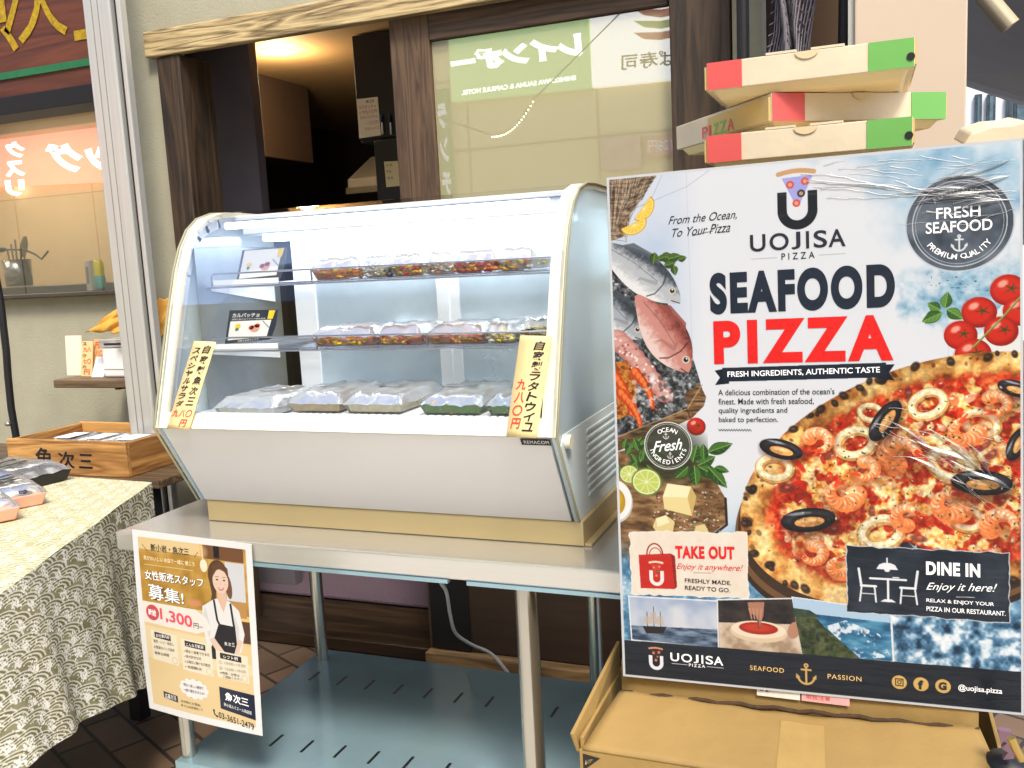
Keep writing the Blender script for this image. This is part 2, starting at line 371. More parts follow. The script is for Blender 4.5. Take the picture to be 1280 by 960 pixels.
def mussel(P, u, v, L, rot, meat=(214, 150, 84)):
    W = L * .46; c, s = math.cos(rot), math.sin(rot)
    def T(a, b): return (u + a * c - b * s, v + a * s + b * c)
    P.ell(u + L * .04, v + L * .09, L * .52, W * .55, (70, 22, 12), rot, .55, .5)
    P.ell(u, v, L * .5, W * .5, (20, 20, 26), rot); P.ell(*T(0, -W * .1), L * .42, W * .3, (58, 58, 66), rot, .8, .5)
    P.ell(*T(L * .02, W * .06), L * .36, W * .3, (34, 30, 30), rot); P.ell(*T(L * .02, W * .08), L * .27, W * .2, meat, rot); P.ell(*T(L * .0, W * .02), L * .18, W * .08, (244, 202, 140), rot, .8, .7)
    P.ell(*T(-L * .15, -W * .3), L * .2, W * .06, (190, 195, 205), rot, .7, .8)

def calamari(P, u, v, r, rot, q=.72):
    P.ring(u + r * .06, v + r * .1, r * .78, r * .46, (120, 40, 16), .5, r * .78 * q, rot)
    P.ring(u, v, r * .76, r * .46, (206, 158, 92), 1, r * .76 * q, rot); P.ring(u - r * .02, v - r * .05, r * .76, r * .3, (248, 226, 172), 1, r * .76 * q, rot)
    P.ring(u - r * .04, v - r * .08, r * .76, r * .1, (255, 247, 220), .8, r * .76 * q, rot)

def prawn(P, u, v, r, rot):
    """a cooked, curled prawn: ribbed pink tail over a pale belly"""
    a = np.linspace(-.4, 3.7, 13)
    P.ell(u + r * .1, v + r * .2, r * 1.15, r, (110, 30, 12), al=.45, soft=.6)
    for k, q in enumerate(a):
        rr = r * (.5 - .024 * k); x, y = u + math.cos(q + rot) * r * .62, v + math.sin(q + rot) * r * .55
        P.ell(x, y, rr, rr * .92, (222, 120, 62), q); P.ell(x - rr * .15, y - rr * .2, rr * .78, rr * .66, (250, 200, 150) if k % 2 else (244, 168, 112), q, .95, .4); P.ell(x - rr * .3, y - rr * .4, rr * .25, rr * .16, (255, 244, 230), q, .85, .7)
    q = a[-1] + rot; x, y = u + math.cos(q) * r * .62, v + math.sin(q) * r * .55
    for d in (-.5, .1): P.line([(x, y), (x + math.cos(q + 1.5 + d) * r * .6, y + math.sin(q + 1.5 + d) * r * .5)], r * .22, (206, 70, 34), w2=r * .08)

def anchor(P, u, v, h, col):
    w = h * .09
    P.ring(u, v - h * .42, h * .07, w * .8, col); P.line([(u, v - h * .35), (u, v + h * .45)], w, col); P.line([(u - h * .2, v - h * .22), (u + h * .2, v - h * .22)], w, col)
    a = np.linspace(.12, math.pi - .12, 14); P.line([(u + math.cos(q) * h * .36, v + h * .08 + math.sin(q) * h * .37) for q in a], w * 1.1, col)
    for sg in (-1, 1): P.poly([(u + sg * h * .44, v - h * .02), (u + sg * h * .26, v + h * .16), (u + sg * h * .45, v + h * .22)], col)

def umark(P, u, v, w, h, col, crust, cheese):
    """the shop's mark: a slice of crust over a fat letter U"""
    t = w * .24
    P.poly([(u - w / 2, v - h * .12), (u - w / 2 + t, v - h * .12), (u - w / 2 + t, v + h * .2), (u - w / 2, v + h * .2)], col); P.poly([(u + w / 2 - t, v - h * .12), (u + w / 2, v - h * .12), (u + w / 2, v + h * .2), (u + w / 2 - t, v + h * .2)], col)
    a = np.linspace(0, math.pi, 20); P.line([(u + math.cos(q) * (w / 2 - t / 2), v + h * .2 + math.sin(q) * (w / 2 - t / 2)) for q in a], t, col)
    P.poly([(u - w * .38, v - h * .36), (u + w * .4, v - h * .38), (u + w * .05, v + h * .12), (u - w * .05, v + h * .1)], cheese, .8)
    P.line([(u + q * w, v - h * .42 - .05 * h * math.cos(q * 3)) for q in np.linspace(-.46, .42, 9)], h * .08, crust)
    for du, dv, c in ((-.17, -.24, (214, 84, 60)), (.2, -.28, (214, 84, 60)), (.1, -.08, (60, 44, 36)), (-.02, .08, (214, 84, 60))):
        P.ell(u + du * w, v + dv * h, w * .1, w * .1, c); P.ell(u + du * w, v + dv * h, w * .05, w * .05, (240, 200, 170), al=.7)

def torn(P, u0, v0, u1, v1, col, seed, edge=None, amp=1.6, skew=0):
    rg = np.random.RandomState(seed); p = []
    for k in range(24): p.append((u0 + (u1 - u0) * k / 24, v0 + skew * k / 24 + rg.randn() * amp * .6))
    for k in range(14): p.append((u1 + rg.randn() * amp * .6, v0 + skew + (v1 - v0) * k / 14))
    for k in range(24): p.append((u1 - (u1 - u0) * k / 24, v1 + skew - skew * k / 24 + rg.randn() * amp * .6))
    for k in range(14): p.append((u0 + rg.randn() * amp * .6, v1 - (v1 - v0) * k / 14))
    if edge: P.poly([(a + (1.2 if a > (u0 + u1) / 2 else -1.2), b + (1.2 if b > (v0 + v1) / 2 else -1.2)) for a, b in p], edge)
    P.poly(p, col); return p

def paint_poster():
    P = Print(594, 827, 1.35, (226, 229, 233)); full = (0, 0, P.W, P.H); one = np.ones((P.H, P.W), np.float32); X, Y = P.grid(full)
    n1 = value_noise(P.H, P.W, 150 * P.s, 3, 5); n2 = value_noise(P.H, P.W, 46 * P.s, 4, 4); n3 = value_noise(P.H, P.W, 9 * P.s, 5, 4)
    P.tex(full, np.clip((Y - 480) / 120, 0, 1) * 1.0, [(214, 220, 228), (222, 228, 234), (168, 200, 222), (150, 186, 212)], n1 * 1.3 - .2)
    wash = np.clip((X - 340) / 170 + (90 - Y) / 120 + (n1 - .5) * 4, 0, 1) * np.clip((330 - Y) / 100, 0, 1)
    P.tex(full, wash * .9, [(104, 156, 190), (150, 190, 214), (190, 214, 228), (228, 236, 240)], n2 * 1.7 - .35)
    blot = np.clip((X - 455) / 60 + (n2 - .5) * 5, 0, 1) * np.clip(1 - abs(Y - 215) / 60 + (n2 - .5) * 2, 0, 1)
    P.tex(full, blot * .8, [(70, 130, 168), (128, 178, 204), (200, 220, 230)], n3 * 1.6 - .3)
    lw = np.clip((150 - X) / 60, 0, 1) * np.clip((330 - Y) / 60, 0, 1); P.tex(full, lw * .7, [(160, 186, 216), (196, 210, 228), (226, 232, 238)], n1 * 1.5 - .2)
    for u in (128, 496): P.line([(u, 0), (u + 2, 320)], .8, (170, 180, 192), .5)
    P.line([(92, 0), (70, 44), (30, 58), (128, 26), (170, 0)], .9, (120, 128, 140), .5)
    rg = np.random.RandomState(8)
    for k in range(26): P.ell(470 + rg.rand() * 90, 180 + rg.rand() * 30, .4 + rg.rand() ** 3 * 2.6, .4 + rg.rand() ** 3 * 2.2, (52, 66, 84), al=.8)
    # fishing net with lemons
    P.patch([(0, 0), (84, 0), (60, 34), (38, 60), (26, 96), (0, 104)], [(70, 52, 38), (128, 104, 80), (176, 154, 126)], 5, 21)
    for k in range(40):
        u = rg.rand() * 80; P.line([(u, -2), (u * .75 + 4 * math.sin(k), 40), (u * .42, 110 - u)], .9, (210, 192, 164) if k % 2 else (60, 44, 34), .75)
    for k in range(26): v = k * 4.2; P.line([(0, v + 3 * math.sin(k)), (40 - v * .1, v + 4), (86 - v * .6, v * .8)], .8, (196, 176, 148) if k % 2 else (56, 42, 30), .6)
    for (u, v, r, a) in ((58, 54, 20, -.9), (42, 78, 20, -.35)):
        c, s = math.cos(a), math.sin(a); th = np.linspace(-.1, math.pi + .1, 22)
        def T(x, y): return (u + x * c - y * s, v + x * s + y * c)
        P.poly([T(math.cos(q) * r * 1.1, math.sin(q) * r * .82) for q in th], (214, 160, 24)); P.poly([T(math.cos(q) * r * .98, math.sin(q) * r * .7 + .6) for q in th], (250, 236, 170)); P.poly([T(math.cos(q) * r * .9, math.sin(q) * r * .62 + 1.2) for q in th], (244, 200, 50))
        for k in range(1, 7): q = k * math.pi / 7; P.line([T(0, 1), T(math.cos(q) * r * .88, math.sin(q) * r * .62)], .9, (255, 240, 190), .9)
    # the crate of fish
    P.patch([(0, 118), (60, 140), (124, 270), (146, 352), (120, 380), (0, 428)], [(24, 22, 22), (58, 60, 62), (112, 116, 120), (206, 210, 214)], 5, 31, lo=.25, hi=.85)
    fish(P, 114, 206, 168, 66, .66, (84, 92, 100), (186, 190, 194), (232, 232, 230), 41)
    fish(P, 50, 262, 120, 60, .78, (70, 78, 86), (168, 174, 180), (222, 224, 224), 42)
    fish(P, 124, 318, 150, 72, 1.0, (150, 74, 66), (206, 140, 128), (232, 206, 196), 43)
    for (u, v, r) in ((84, 122, 9), (94, 130, 11), (106, 134, 10), (112, 144, 8), (98, 144, 9), (86, 134, 7), (118, 136, 7)):
        leaf(P, u - r, v + 3, r * 2.1, r * 1.5, .3 + rg.randn() * .9, (44, 70, 28), (92, 122, 46))
    for k in range(9):                                                       # octopus arm, suckered
        t = k / 8; u = 8 + 76 * t; v = 262 + 92 * t ** 1.15; r = 19 - 5 * t
        P.ell(u, v, r, r * .85, (186, 120, 112), al=.95); P.ell(u - 2, v - 3, r * .75, r * .6, (222, 170, 156), al=.8, soft=.5)
    for k in range(34): t = rg.rand(); P.ell(10 + 74 * t + rg.randn() * 6, 266 + 90 * t ** 1.15 + rg.randn() * 6, 2.1, 1.9, (246, 224, 214)); 
    for k in range(12): t = rg.rand(); P.ell(10 + 74 * t + rg.randn() * 7, 266 + 90 * t ** 1.15 + rg.randn() * 7, 2.4, 1.9, (140, 66, 60), al=.7)
    P.patch([(0, 300), (24, 296), (40, 330), (36, 380), (0, 396)], [(96, 40, 12), (176, 92, 30), (214, 160, 70)], 4, 33, lo=.2, hi=.8)
    for (u, v, a, L) in ((2, 320, 1.2, 70), (14, 352, 1.1, 62), (38, 318, 1.15, 60)):   # prawns
        for k in range(9):
            t = k / 8; uu = u + L * t * math.cos(a) + 7 * math.sin(t * 3); vv = v + L * t * math.sin(a); r = 9 * (1 - .6 * t)
            P.ell(uu, vv, r * 1.15, r, (196, 62, 20), a); P.ell(uu - 1, vv - 2, r * .8, r * .5, (246, 138, 66), a, .85, .5)
            P.line([(uu, vv), (uu + 9, vv + 7)], .9, (226, 120, 60), .8)
    for k in range(60):
        u, v = 34 + rg.rand() * 92, 318 + rg.rand() * 60
        if v < 420 - u * .5: P.ell(u, v, 1.5 + rg.rand() * 4.5, 1.2 + rg.rand() * 3.6, (205 + rg.rand() * 50,) * 3 if rg.rand() < .5 else (50, 52, 54), rg.rand() * 3, .55, .5)
    P.patch([(0, 424), (120, 376), (116, 352), (140, 336), (150, 358), (146, 372), (126, 392), (0, 448)], [(58, 38, 22), (112, 80, 50), (160, 124, 84)], 3, 35, stretch=(5, 1))
    P.line([(0, 424), (120, 376), (144, 338)], 1.6, (196, 164, 120), .8); P.line([(118, 374), (124, 392)], 1.4, (40, 26, 16))
    tomato(P, 133, 405, 15, .4)
    # bottom-left board with basil, lime, cheese
    P.patch([(0, 448), (60, 432), (150, 470), (176, 520), (176, 560), (150, 580), (10, 640), (0, 642)], [(70, 46, 24), (126, 92, 56), (172, 136, 92)], 7, 51, lo=.2, hi=.8, stretch=(3, 1))
    P.line([(176, 520), (177, 562), (150, 584), (10, 644)], 4, (42, 26, 14))
    P.ell(85, 450, 62, 46, (38, 46, 26), al=.75, soft=.6)
    for k in range(26): leaf(P, 4 + rg.rand() * 66, 434 + rg.rand() * 40, 16 + rg.rand() * 12, 9 + rg.rand() * 6, rg.rand() * 6.3, (38, 74, 26), (104, 150, 62))
    for (u, v, L, W, a) in ((126, 462, 30, 22, -1.3), (134, 468, 32, 20, -.5), (144, 458, 26, 16, -1.6), (150, 446, 42, 20, -.35), (136, 470, 36, 22, .5), (128, 468, 34, 22, 1.5), (150, 470, 44, 20, .85), (118, 470, 28, 18, 2.4), (160, 470, 24, 12, .3)):
        leaf(P, u, v, L, W, a, (34, 72, 24), (82, 134, 48))
    for (u, v, r) in ((22, 484, 17), (50, 496, 25)):
        P.ell(u, v, r, r * .92, (112, 138, 40)); P.ell(u, v, r * .9, r * .82, (238, 240, 200)); P.ell(u, v, r * .82, r * .74, (196, 210, 96))
        for k in range(9): a = k * .698; P.line([(u, v), (u + math.cos(a) * r * .82, v + math.sin(a) * r * .74)], 1, (240, 244, 206))
    P.ell(-4, 530, 30, 36, (206, 200, 190)); P.ell(-4, 528, 28, 34, (244, 242, 238)); P.ell(-6, 530, 20, 24, (188, 146, 26)); P.ell(-8, 526, 14, 15, (226, 190, 60), soft=.6)
    for k in range(240):
        u, v = 60 + rg.rand() * 106, 510 + rg.rand() * 64; P.ell(u, v, .8 + rg.rand() * 1.5, .7 + rg.rand(), [(52, 70, 34), (230, 222, 196), (150, 40, 26), (60, 44, 30)][rg.randint(4)], al=.85)
    for (pt, c) in (([(84, 498), (122, 502), (130, 518), (122, 550), (78, 540), (76, 520)], (236, 216, 150)), ([(84, 498), (122, 502), (116, 520), (76, 520)], (250, 238, 190)), ([(122, 502), (130, 518), (122, 550), (116, 520)], (206, 176, 104)),
                    ([(64, 556), (80, 550), (94, 560), (90, 582), (68, 584), (58, 570)], (228, 206, 140)), ([(64, 556), (80, 550), (86, 562), (66, 570)], (250, 236, 188)), ([(128, 566), (142, 562), (148, 574), (138, 586), (124, 580)], (226, 204, 140))): P.poly(pt, c)
    # sea water behind the cards
    sea = np.clip((Y - 560) / 40, 0, 1) * np.clip((765 - Y) / 4, 0, 1) * np.clip((n1 - .25) * 5 + (Y - 640) / 60, 0, 1)
    P.tex(full, sea, [(30, 66, 92), (62, 112, 146), (112, 160, 190), (200, 220, 230), (240, 246, 248)], n3 * .8 + n2 * .9 - .42)
    # tomatoes on the vine, basil
    P.poly([(500, 330), (520, 300), (594, 190), (594, 330)], (234, 232, 226), .9); P.patch([(498, 330), (504, 296), (540, 306), (540, 330)], [(190, 176, 150), (226, 214, 190)], 4, 61)
    for (u, v, r, s_) in ((575, 210, 23, 0), (590, 240, 22, .9), (538, 240, 23, .5), (514, 272, 22, 1.1), (566, 268, 22, .2), (530, 300, 24, .8)): tomato(P, u, v, r, s_)
    P.line([(594, 216), (570, 246), (530, 290)], 2.6, (92, 116, 48)); P.line([(594, 215), (570, 245), (530, 289)], 1, (170, 190, 110))
    for (u, v, L, W, a) in ((486, 236, 26, 18, 2.4), (488, 234, 20, 15, -2.6), (494, 232, 24, 16, -1.4), (496, 234, 26, 17, .6), (490, 238, 30, 17, 2.7)): leaf(P, u, v, L, W, a, (48, 92, 30), (124, 172, 76))
    # the pizza on its board
    cx, cy, ra, rb, rot = 472, 489, 286, 174, -.37
    P.ell(cx - 6, cy + 34, ra + 4, rb - 2, (46, 30, 18), rot); P.ell(cx - 6, cy + 24, ra + 3, rb - 2, (112, 78, 46), rot); P.ell(cx - 4, cy + 16, ra, rb - 4, (60, 40, 24), rot)
    b, m = P.mask_ell(cx, cy, ra, rb, rot); GX, GY = P.grid(b); c, s = math.cos(rot), math.sin(rot)
    x = ((GX - cx) * c + (GY - cy) * s) / ra; y = (-(GX - cx) * s + (GY - cy) * c) / rb; rr = np.sqrt(x * x + y * y)
    sh = m.shape; a1 = value_noise(sh[0], sh[1], 26 * P.s, 71, 4); a2 = value_noise(sh[0], sh[1], 8 * P.s, 72, 3); a3 = value_noise(sh[0], sh[1], 15 * P.s, 73, 3)
    P.tex(b, m, [(96, 52, 20), (176, 108, 46), (224, 172, 94), (244, 208, 140)], a1 * 1.5 - .3 + .25 * np.sin((rr - .84) * 19.6) )
    P.tex(b, m * np.clip((.86 - rr + (a2 - .5) * .1) * 22, 0, 1), [(122, 16, 6), (176, 30, 12), (206, 58, 24), (224, 110, 54)], a2 * 1.5 - .2)
    P.tex(b, m * np.clip((.8 - rr + (a1 - .5) * .3) * 14, 0, 1) * np.clip((a3 - .4) * 9, 0, 1), [(206, 112, 40), (240, 184, 92), (248, 218, 150), (252, 236, 190)], a2 * 1.6 - .3)
    P.tex(b, m * np.clip((.8 - rr) * 14, 0, 1) * np.clip((a1 - .6) * 9, 0, 1), [(110, 26, 10), (170, 36, 16), (92, 24, 14)], a2)
    def at(r, t): return (cx + (r * math.cos(t) * ra) * c - (r * math.sin(t) * rb) * s, cy + (r * math.cos(t) * ra) * s + (r * math.sin(t) * rb) * c)
    for k in range(70):
        t = rg.rand() * 6.3; u, v = at(.9 + rg.rand() * .09, t); q = 1.5 + rg.rand() ** 2 * 8; P.ell(u, v, q, q * .7, (66, 34, 16), rg.rand() * 3, .4 + .4 * rg.rand(), .6)
    for k in range(54): t = 1.2 + rg.rand() * 4.4; u, v = at(.95 + rg.rand() * .04, t); q = 4 + rg.rand() * 5; P.ell(u, v, q, q * .75, (36, 24, 18), rg.rand() * 3, .9, .4); P.ell(u - 1, v - 1, q * .4, q * .25, (120, 80, 50), al=.6, soft=.7)
    for k in range(34): u, v = at(.8 * rg.rand() ** .5, rg.rand() * 6.3); P.ell(u, v, 5 + rg.rand() * 9, 3 + rg.rand() * 4, (196, 24, 12), rg.rand() * 3, .8, .3)
    for k in range(30): u, v = at(.8 * rg.rand() ** .5, rg.rand() * 6.3); P.ell(u, v, 6 + rg.rand() * 8, 4 + rg.rand() * 4, (120, 46, 38), rg.rand() * 3, .8, .4); P.ell(u + 1, v - 2, 3, 2, (196, 110, 96), al=.8)
    for (u, v, r, a) in ((252, 470, 30, .1), (370, 430, 34, -.3), (404, 566, 36, -.4), (500, 460, 36, .4), (470, 372, 30, -.5), (540, 400, 28, .4), (520, 540, 26, .2), (392, 384, 20, .2)): calamari(P, u, v, r, a)
    for k in range(60):
        u, v = at(.78 * rg.rand() ** .5, rg.rand() * 6.3); q = 3 + rg.rand() * 6; P.ell(u + 1, v + 1.5, q, q * .7, (130, 40, 14), rg.rand() * 3, .5, .5); P.ell(u, v, q, q * .7, [(240, 190, 120), (248, 222, 170), (214, 120, 66), (236, 170, 130)][rg.randint(4)], rg.rand() * 3, .95, .3); P.ell(u - q * .3, v - q * .3, q * .35, q * .2, (255, 246, 226), al=.8, soft=.7)
    for (u, v, r, a) in ((352, 508, 30, .4), (434, 446, 34, 2.4), (318, 428, 24, 4.0), (500, 520, 30, 1.2), (566, 548, 28, 3.0), (306, 602, 24, 5.2), (440, 540, 24, 2.0), (520, 410, 26, .6), (560, 372, 22, 4.4), (384, 470, 22, 5.0), (345, 622, 22, .9)): prawn(P, u, v, r, a)
    for (u, v, L, a) in ((300, 550, 82, -.15), (262, 440, 66, .25), (412, 396, 70, -1.0), (540, 486, 80, .05), (585, 430, 50, -1.2), (455, 600, 60, .7), (585, 350, 50, .3)): mussel(P, u, v, L, a)
    for k in range(420): u, v = at(.84 * rg.rand() ** .5, rg.rand() * 6.3); P.ell(u, v, .7 + rg.rand() * 1.9, .6 + rg.rand() * .9, (44, 74, 22) if rg.rand() < .8 else (26, 24, 20), rg.rand() * 3, .85)
    for k in range(90): u, v = at(.84 * rg.rand() ** .5, rg.rand() * 6.3); P.ell(u, v, .8 + rg.rand() * 2.5, .6 + rg.rand() * .9, (255, 246, 226), rg.rand() * 3, .7)
    gn = value_noise(sh[0], sh[1], 5 * P.s, 74, 3); gm = value_noise(sh[0], sh[1], 60 * P.s, 75, 2); rgn = P.a[b[1]:b[3], b[0]:b[2]]; rgn *= 1 + (m * ((gn - .5) * .55 + (gm - .5) * .35))[..., None]
    # badges
    P.ell(513, 112, 71, 69, (196, 204, 212)); P.ell(513, 112, 69, 67, (66, 76, 88)); b, m = P.mask_ell(513, 112, 69, 67); P.tex(b, m * .8, [(50, 58, 70), (84, 94, 106), (120, 128, 138)], value_noise(*m.shape, 24 * P.s, 81) * 1.5 - .2)
    P.ring(513, 112, 61, 1.2, (214, 220, 226)); P.ring(513, 112, 57, .7, (190, 198, 206)); anchor(P, 513, 140, 24, (232, 236, 240))
    P.ell(87, 436, 39, 39, (60, 62, 52), al=.72); P.ring(87, 436, 38, 1.4, (244, 244, 240)); P.ring(87, 436, 35, .6, (230, 230, 226)); anchor(P, 84, 420, 11, (246, 246, 244)); anchor(P, 90, 452, 11, (246, 246, 244))
    # logo, ribbon
    umark(P, 293, 58, 58, 88, (20, 26, 34), (206, 160, 110), (150, 150, 226))
    P.poly([(164, 316), (186, 312), (186, 337), (164, 339), (172, 327)], (12, 22, 36)); P.poly([(426, 312), (404, 312), (404, 333), (426, 336), (418, 324)], (12, 22, 36)); P.poly([(176, 312), (414, 309), (414, 331), (176, 334)], (20, 32, 48))
    P.line([(224, 145), (262, 145)], .8, (150, 156, 164)); P.line([(323, 145), (360, 145)], .8, (150, 156, 164)); P.line([(135, 103), (150, 100), (166, 98)], 1.2, (60, 70, 84))
    P.line([(168 + k * 2, 410 + (2 if k % 2 else -1)) for k in range(26)], 1.1, (40, 50, 62))
    # the four photographs
    F = [((15, 690), (158, 688), (158, 764), (18, 762)), ((160, 686), (274, 676), (287, 764), (160, 764)), ((275, 674), (415, 685), (418, 762), (288, 764)), ((417, 686), (594, 684), (594, 764), (420, 762))]
    for f in F[:3]: P.poly([(f[0][0] - 2, f[0][1] - 2), (f[1][0] + 2, f[1][1] - 2), (f[2][0] + 2, f[2][1] + 2), (f[3][0] - 2, f[3][1] + 2)], (236, 238, 240))
    P.patch(F[0], [(160, 176, 200), (188, 198, 214), (214, 216, 222)], 40, 91); P.patch([(17, 738), (158, 734), (158, 764), (18, 762)], [(40, 56, 76), (84, 104, 128), (130, 148, 168)], 5, 92, stretch=(4, 1))
    P.poly([(36, 738), (76, 736), (70, 748), (42, 750)], (36, 26, 24))
    for u, h in ((44, 26), (55, 36), (66, 28)): P.line([(u, 740), (u, 740 - h)], 1, (50, 36, 30)); P.poly([(u - 7, 736 - h * .1), (u + 6, 736 - h * .1), (u + 4, 741 - h * .8), (u - 5, 741 - h * .75)], (196, 178, 160), .75)
    P.patch(F[1], [(24, 20, 22), (44, 36, 34), (66, 52, 46)], 20, 93); P.patch([(160, 722), (281, 716), (287, 764), (160, 764)], [(168, 140, 112), (206, 184, 158), (226, 210, 190)], 18, 94)
    P.ell(222, 733, 44, 17, (224, 200, 166)); P.ell(222, 729, 42, 14, (240, 222, 194)); P.ell(222, 727, 30, 10, (170, 34, 16)); P.ell(220, 726, 22, 6, (206, 66, 36), al=.7, soft=.5)
    P.poly([(206, 686), (232, 684), (230, 706), (224, 724), (218, 706), (210, 704)], (176, 122, 96)); P.line([(221, 704), (223, 727)], 2.4, (110, 70, 54)); P.ell(276, 726, 9, 14, (186, 132, 106), .3)
    for k in range(4): P.line([(209 + k * 6, 696), (212 + k * 4.5, 712)], 3.4, (192, 138, 110), w2=2)
    P.patch(F[2], [(20, 74, 112), (52, 120, 158), (110, 168, 196)], 10, 95, stretch=(3, 1)); P.poly([F[2][0], F[2][1], (415, 703), (276, 696)], (178, 206, 228))
    P.patch([(277, 696), (306, 700), (326, 722), (352, 744), (372, 763), (288, 764)], [(24, 34, 18), (58, 72, 36), (96, 96, 66)], 7, 96, lo=.2, hi=.8); P.patch([(276, 690), (300, 692), (316, 702), (276, 704)], [(40, 56, 44), (66, 84, 62)], 6, 97)
    b, m = P.mask_poly([(322, 716), (352, 704), (400, 722), (416, 756), (374, 763), (350, 742)]); P.put(b, m * np.clip((value_noise(*m.shape, 9 * P.s, 98, 4) - .48) * 8, 0, 1), (238, 244, 248), .9)
    P.patch(F[3], [(18, 42, 62), (52, 96, 130), (108, 152, 182), (214, 228, 236), (246, 250, 252)], 13, 99, lo=.22, hi=.8)
    P.line([(417, 686), (420, 762)], 1.6, (230, 234, 238))
    # cards
    torn(P, 20, 580, 207, 684, (238, 224, 204), 101, (250, 244, 234), skew=-6); b, m = P.mask_poly([(22, 582), (205, 576), (207, 676), (22, 682)]); P.tex(b, m * .5, [(226, 208, 184), (240, 228, 210), (250, 242, 230)], value_noise(*m.shape, 14 * P.s, 102))
    P.poly([(33, 618), (86, 613), (91, 672), (35, 674)], (200, 34, 24)); P.poly([(86, 613), (93, 617), (95, 668), (91, 672)], (150, 22, 16))
    a = np.linspace(math.pi, 2 * math.pi, 14); P.line([(60 + math.cos(q) * 13, 616 + math.sin(q) * 18) for q in a], 2.2, (150, 22, 16)); P.line([(61 + math.cos(q) * 10, 618 + math.sin(q) * 13) for q in a], 1.6, (190, 40, 30))
    umark(P, 62, 648, 24, 42, (246, 236, 226), (246, 216, 190), (210, 70, 50)); P.line([(122, 643), (150, 642)], .8, (160, 90, 70))
    torn(P, 355, 588, 575, 690, (24, 34, 46), 103, (206, 210, 214), amp=1.4); b, m = P.mask_poly([(357, 590), (573, 590), (573, 688), (357, 688)]); P.tex(b, m * .7, [(16, 24, 34), (34, 44, 56), (62, 72, 82)], value_noise(*m.shape, 40 * P.s, 104) * 1.4 - .2)
    w = (240, 242, 244)
    P.line([(412, 604), (412, 612)], 2, w); P.poly([(397, 621), (427, 621), (423, 614), (416, 611), (408, 611), (401, 614)], w); P.ell(412, 622, 4, 3, w)
    P.line([(388, 636), (438, 636)], 3, w); P.line([(413, 636), (413, 670)], 3, w); P.poly([(402, 671), (424, 671), (418, 667), (408, 667)], w); P.line([(420, 633), (428, 633)], 1.6, w)
    for sg, u in ((1, 372), (-1, 454)):
        P.line([(u, 622), (u + sg * 3.5, 648)], 3.4, w); P.line([(u + sg * 3, 648), (u + sg * 24, 648)], 3.4, w); P.line([(u + sg * 4, 648), (u + sg * 1, 672)], 2.4, w); P.line([(u + sg * 22, 648), (u + sg * 24, 672)], 2.4, w); P.line([(u + sg * 3, 660), (u + sg * 23, 660)], 1.4, w)
    P.line([(506, 657), (530, 656)], .8, w)
    # bottom bar
    P.poly([(0, 764), (594, 762), (594, 828), (0, 828)], (16, 24, 36)); umark(P, 57, 791, 24, 38, (240, 242, 244), (222, 150, 100), (60, 44, 40))
    P.line([(83, 797), (108, 797)], .7, w); P.line([(140, 797), (166, 797)], .7, w); anchor(P, 293, 795, 34, (212, 172, 100))
    g = (222, 180, 96); k_ = (20, 26, 36)
    for u in (427, 457, 487): P.ell(u, 794, 10.5, 10.5, g)
    P.poly([(421, 788), (433, 788), (433, 800), (421, 800)], k_); P.poly([(422.6, 789.6), (431.4, 789.6), (431.4, 798.4), (422.6, 798.4)], g); P.ring(427, 794, 2.6, 1.2, k_); P.ell(430, 791, .8, .8, k_)
    # edge of the sheet
    P.poly([(0, 0), (594, 0), (594, 4), (4, 4), (4, 823), (590, 823), (590, 4), (594, 4), (594, 828), (0, 828)], (214, 217, 220))
    return P

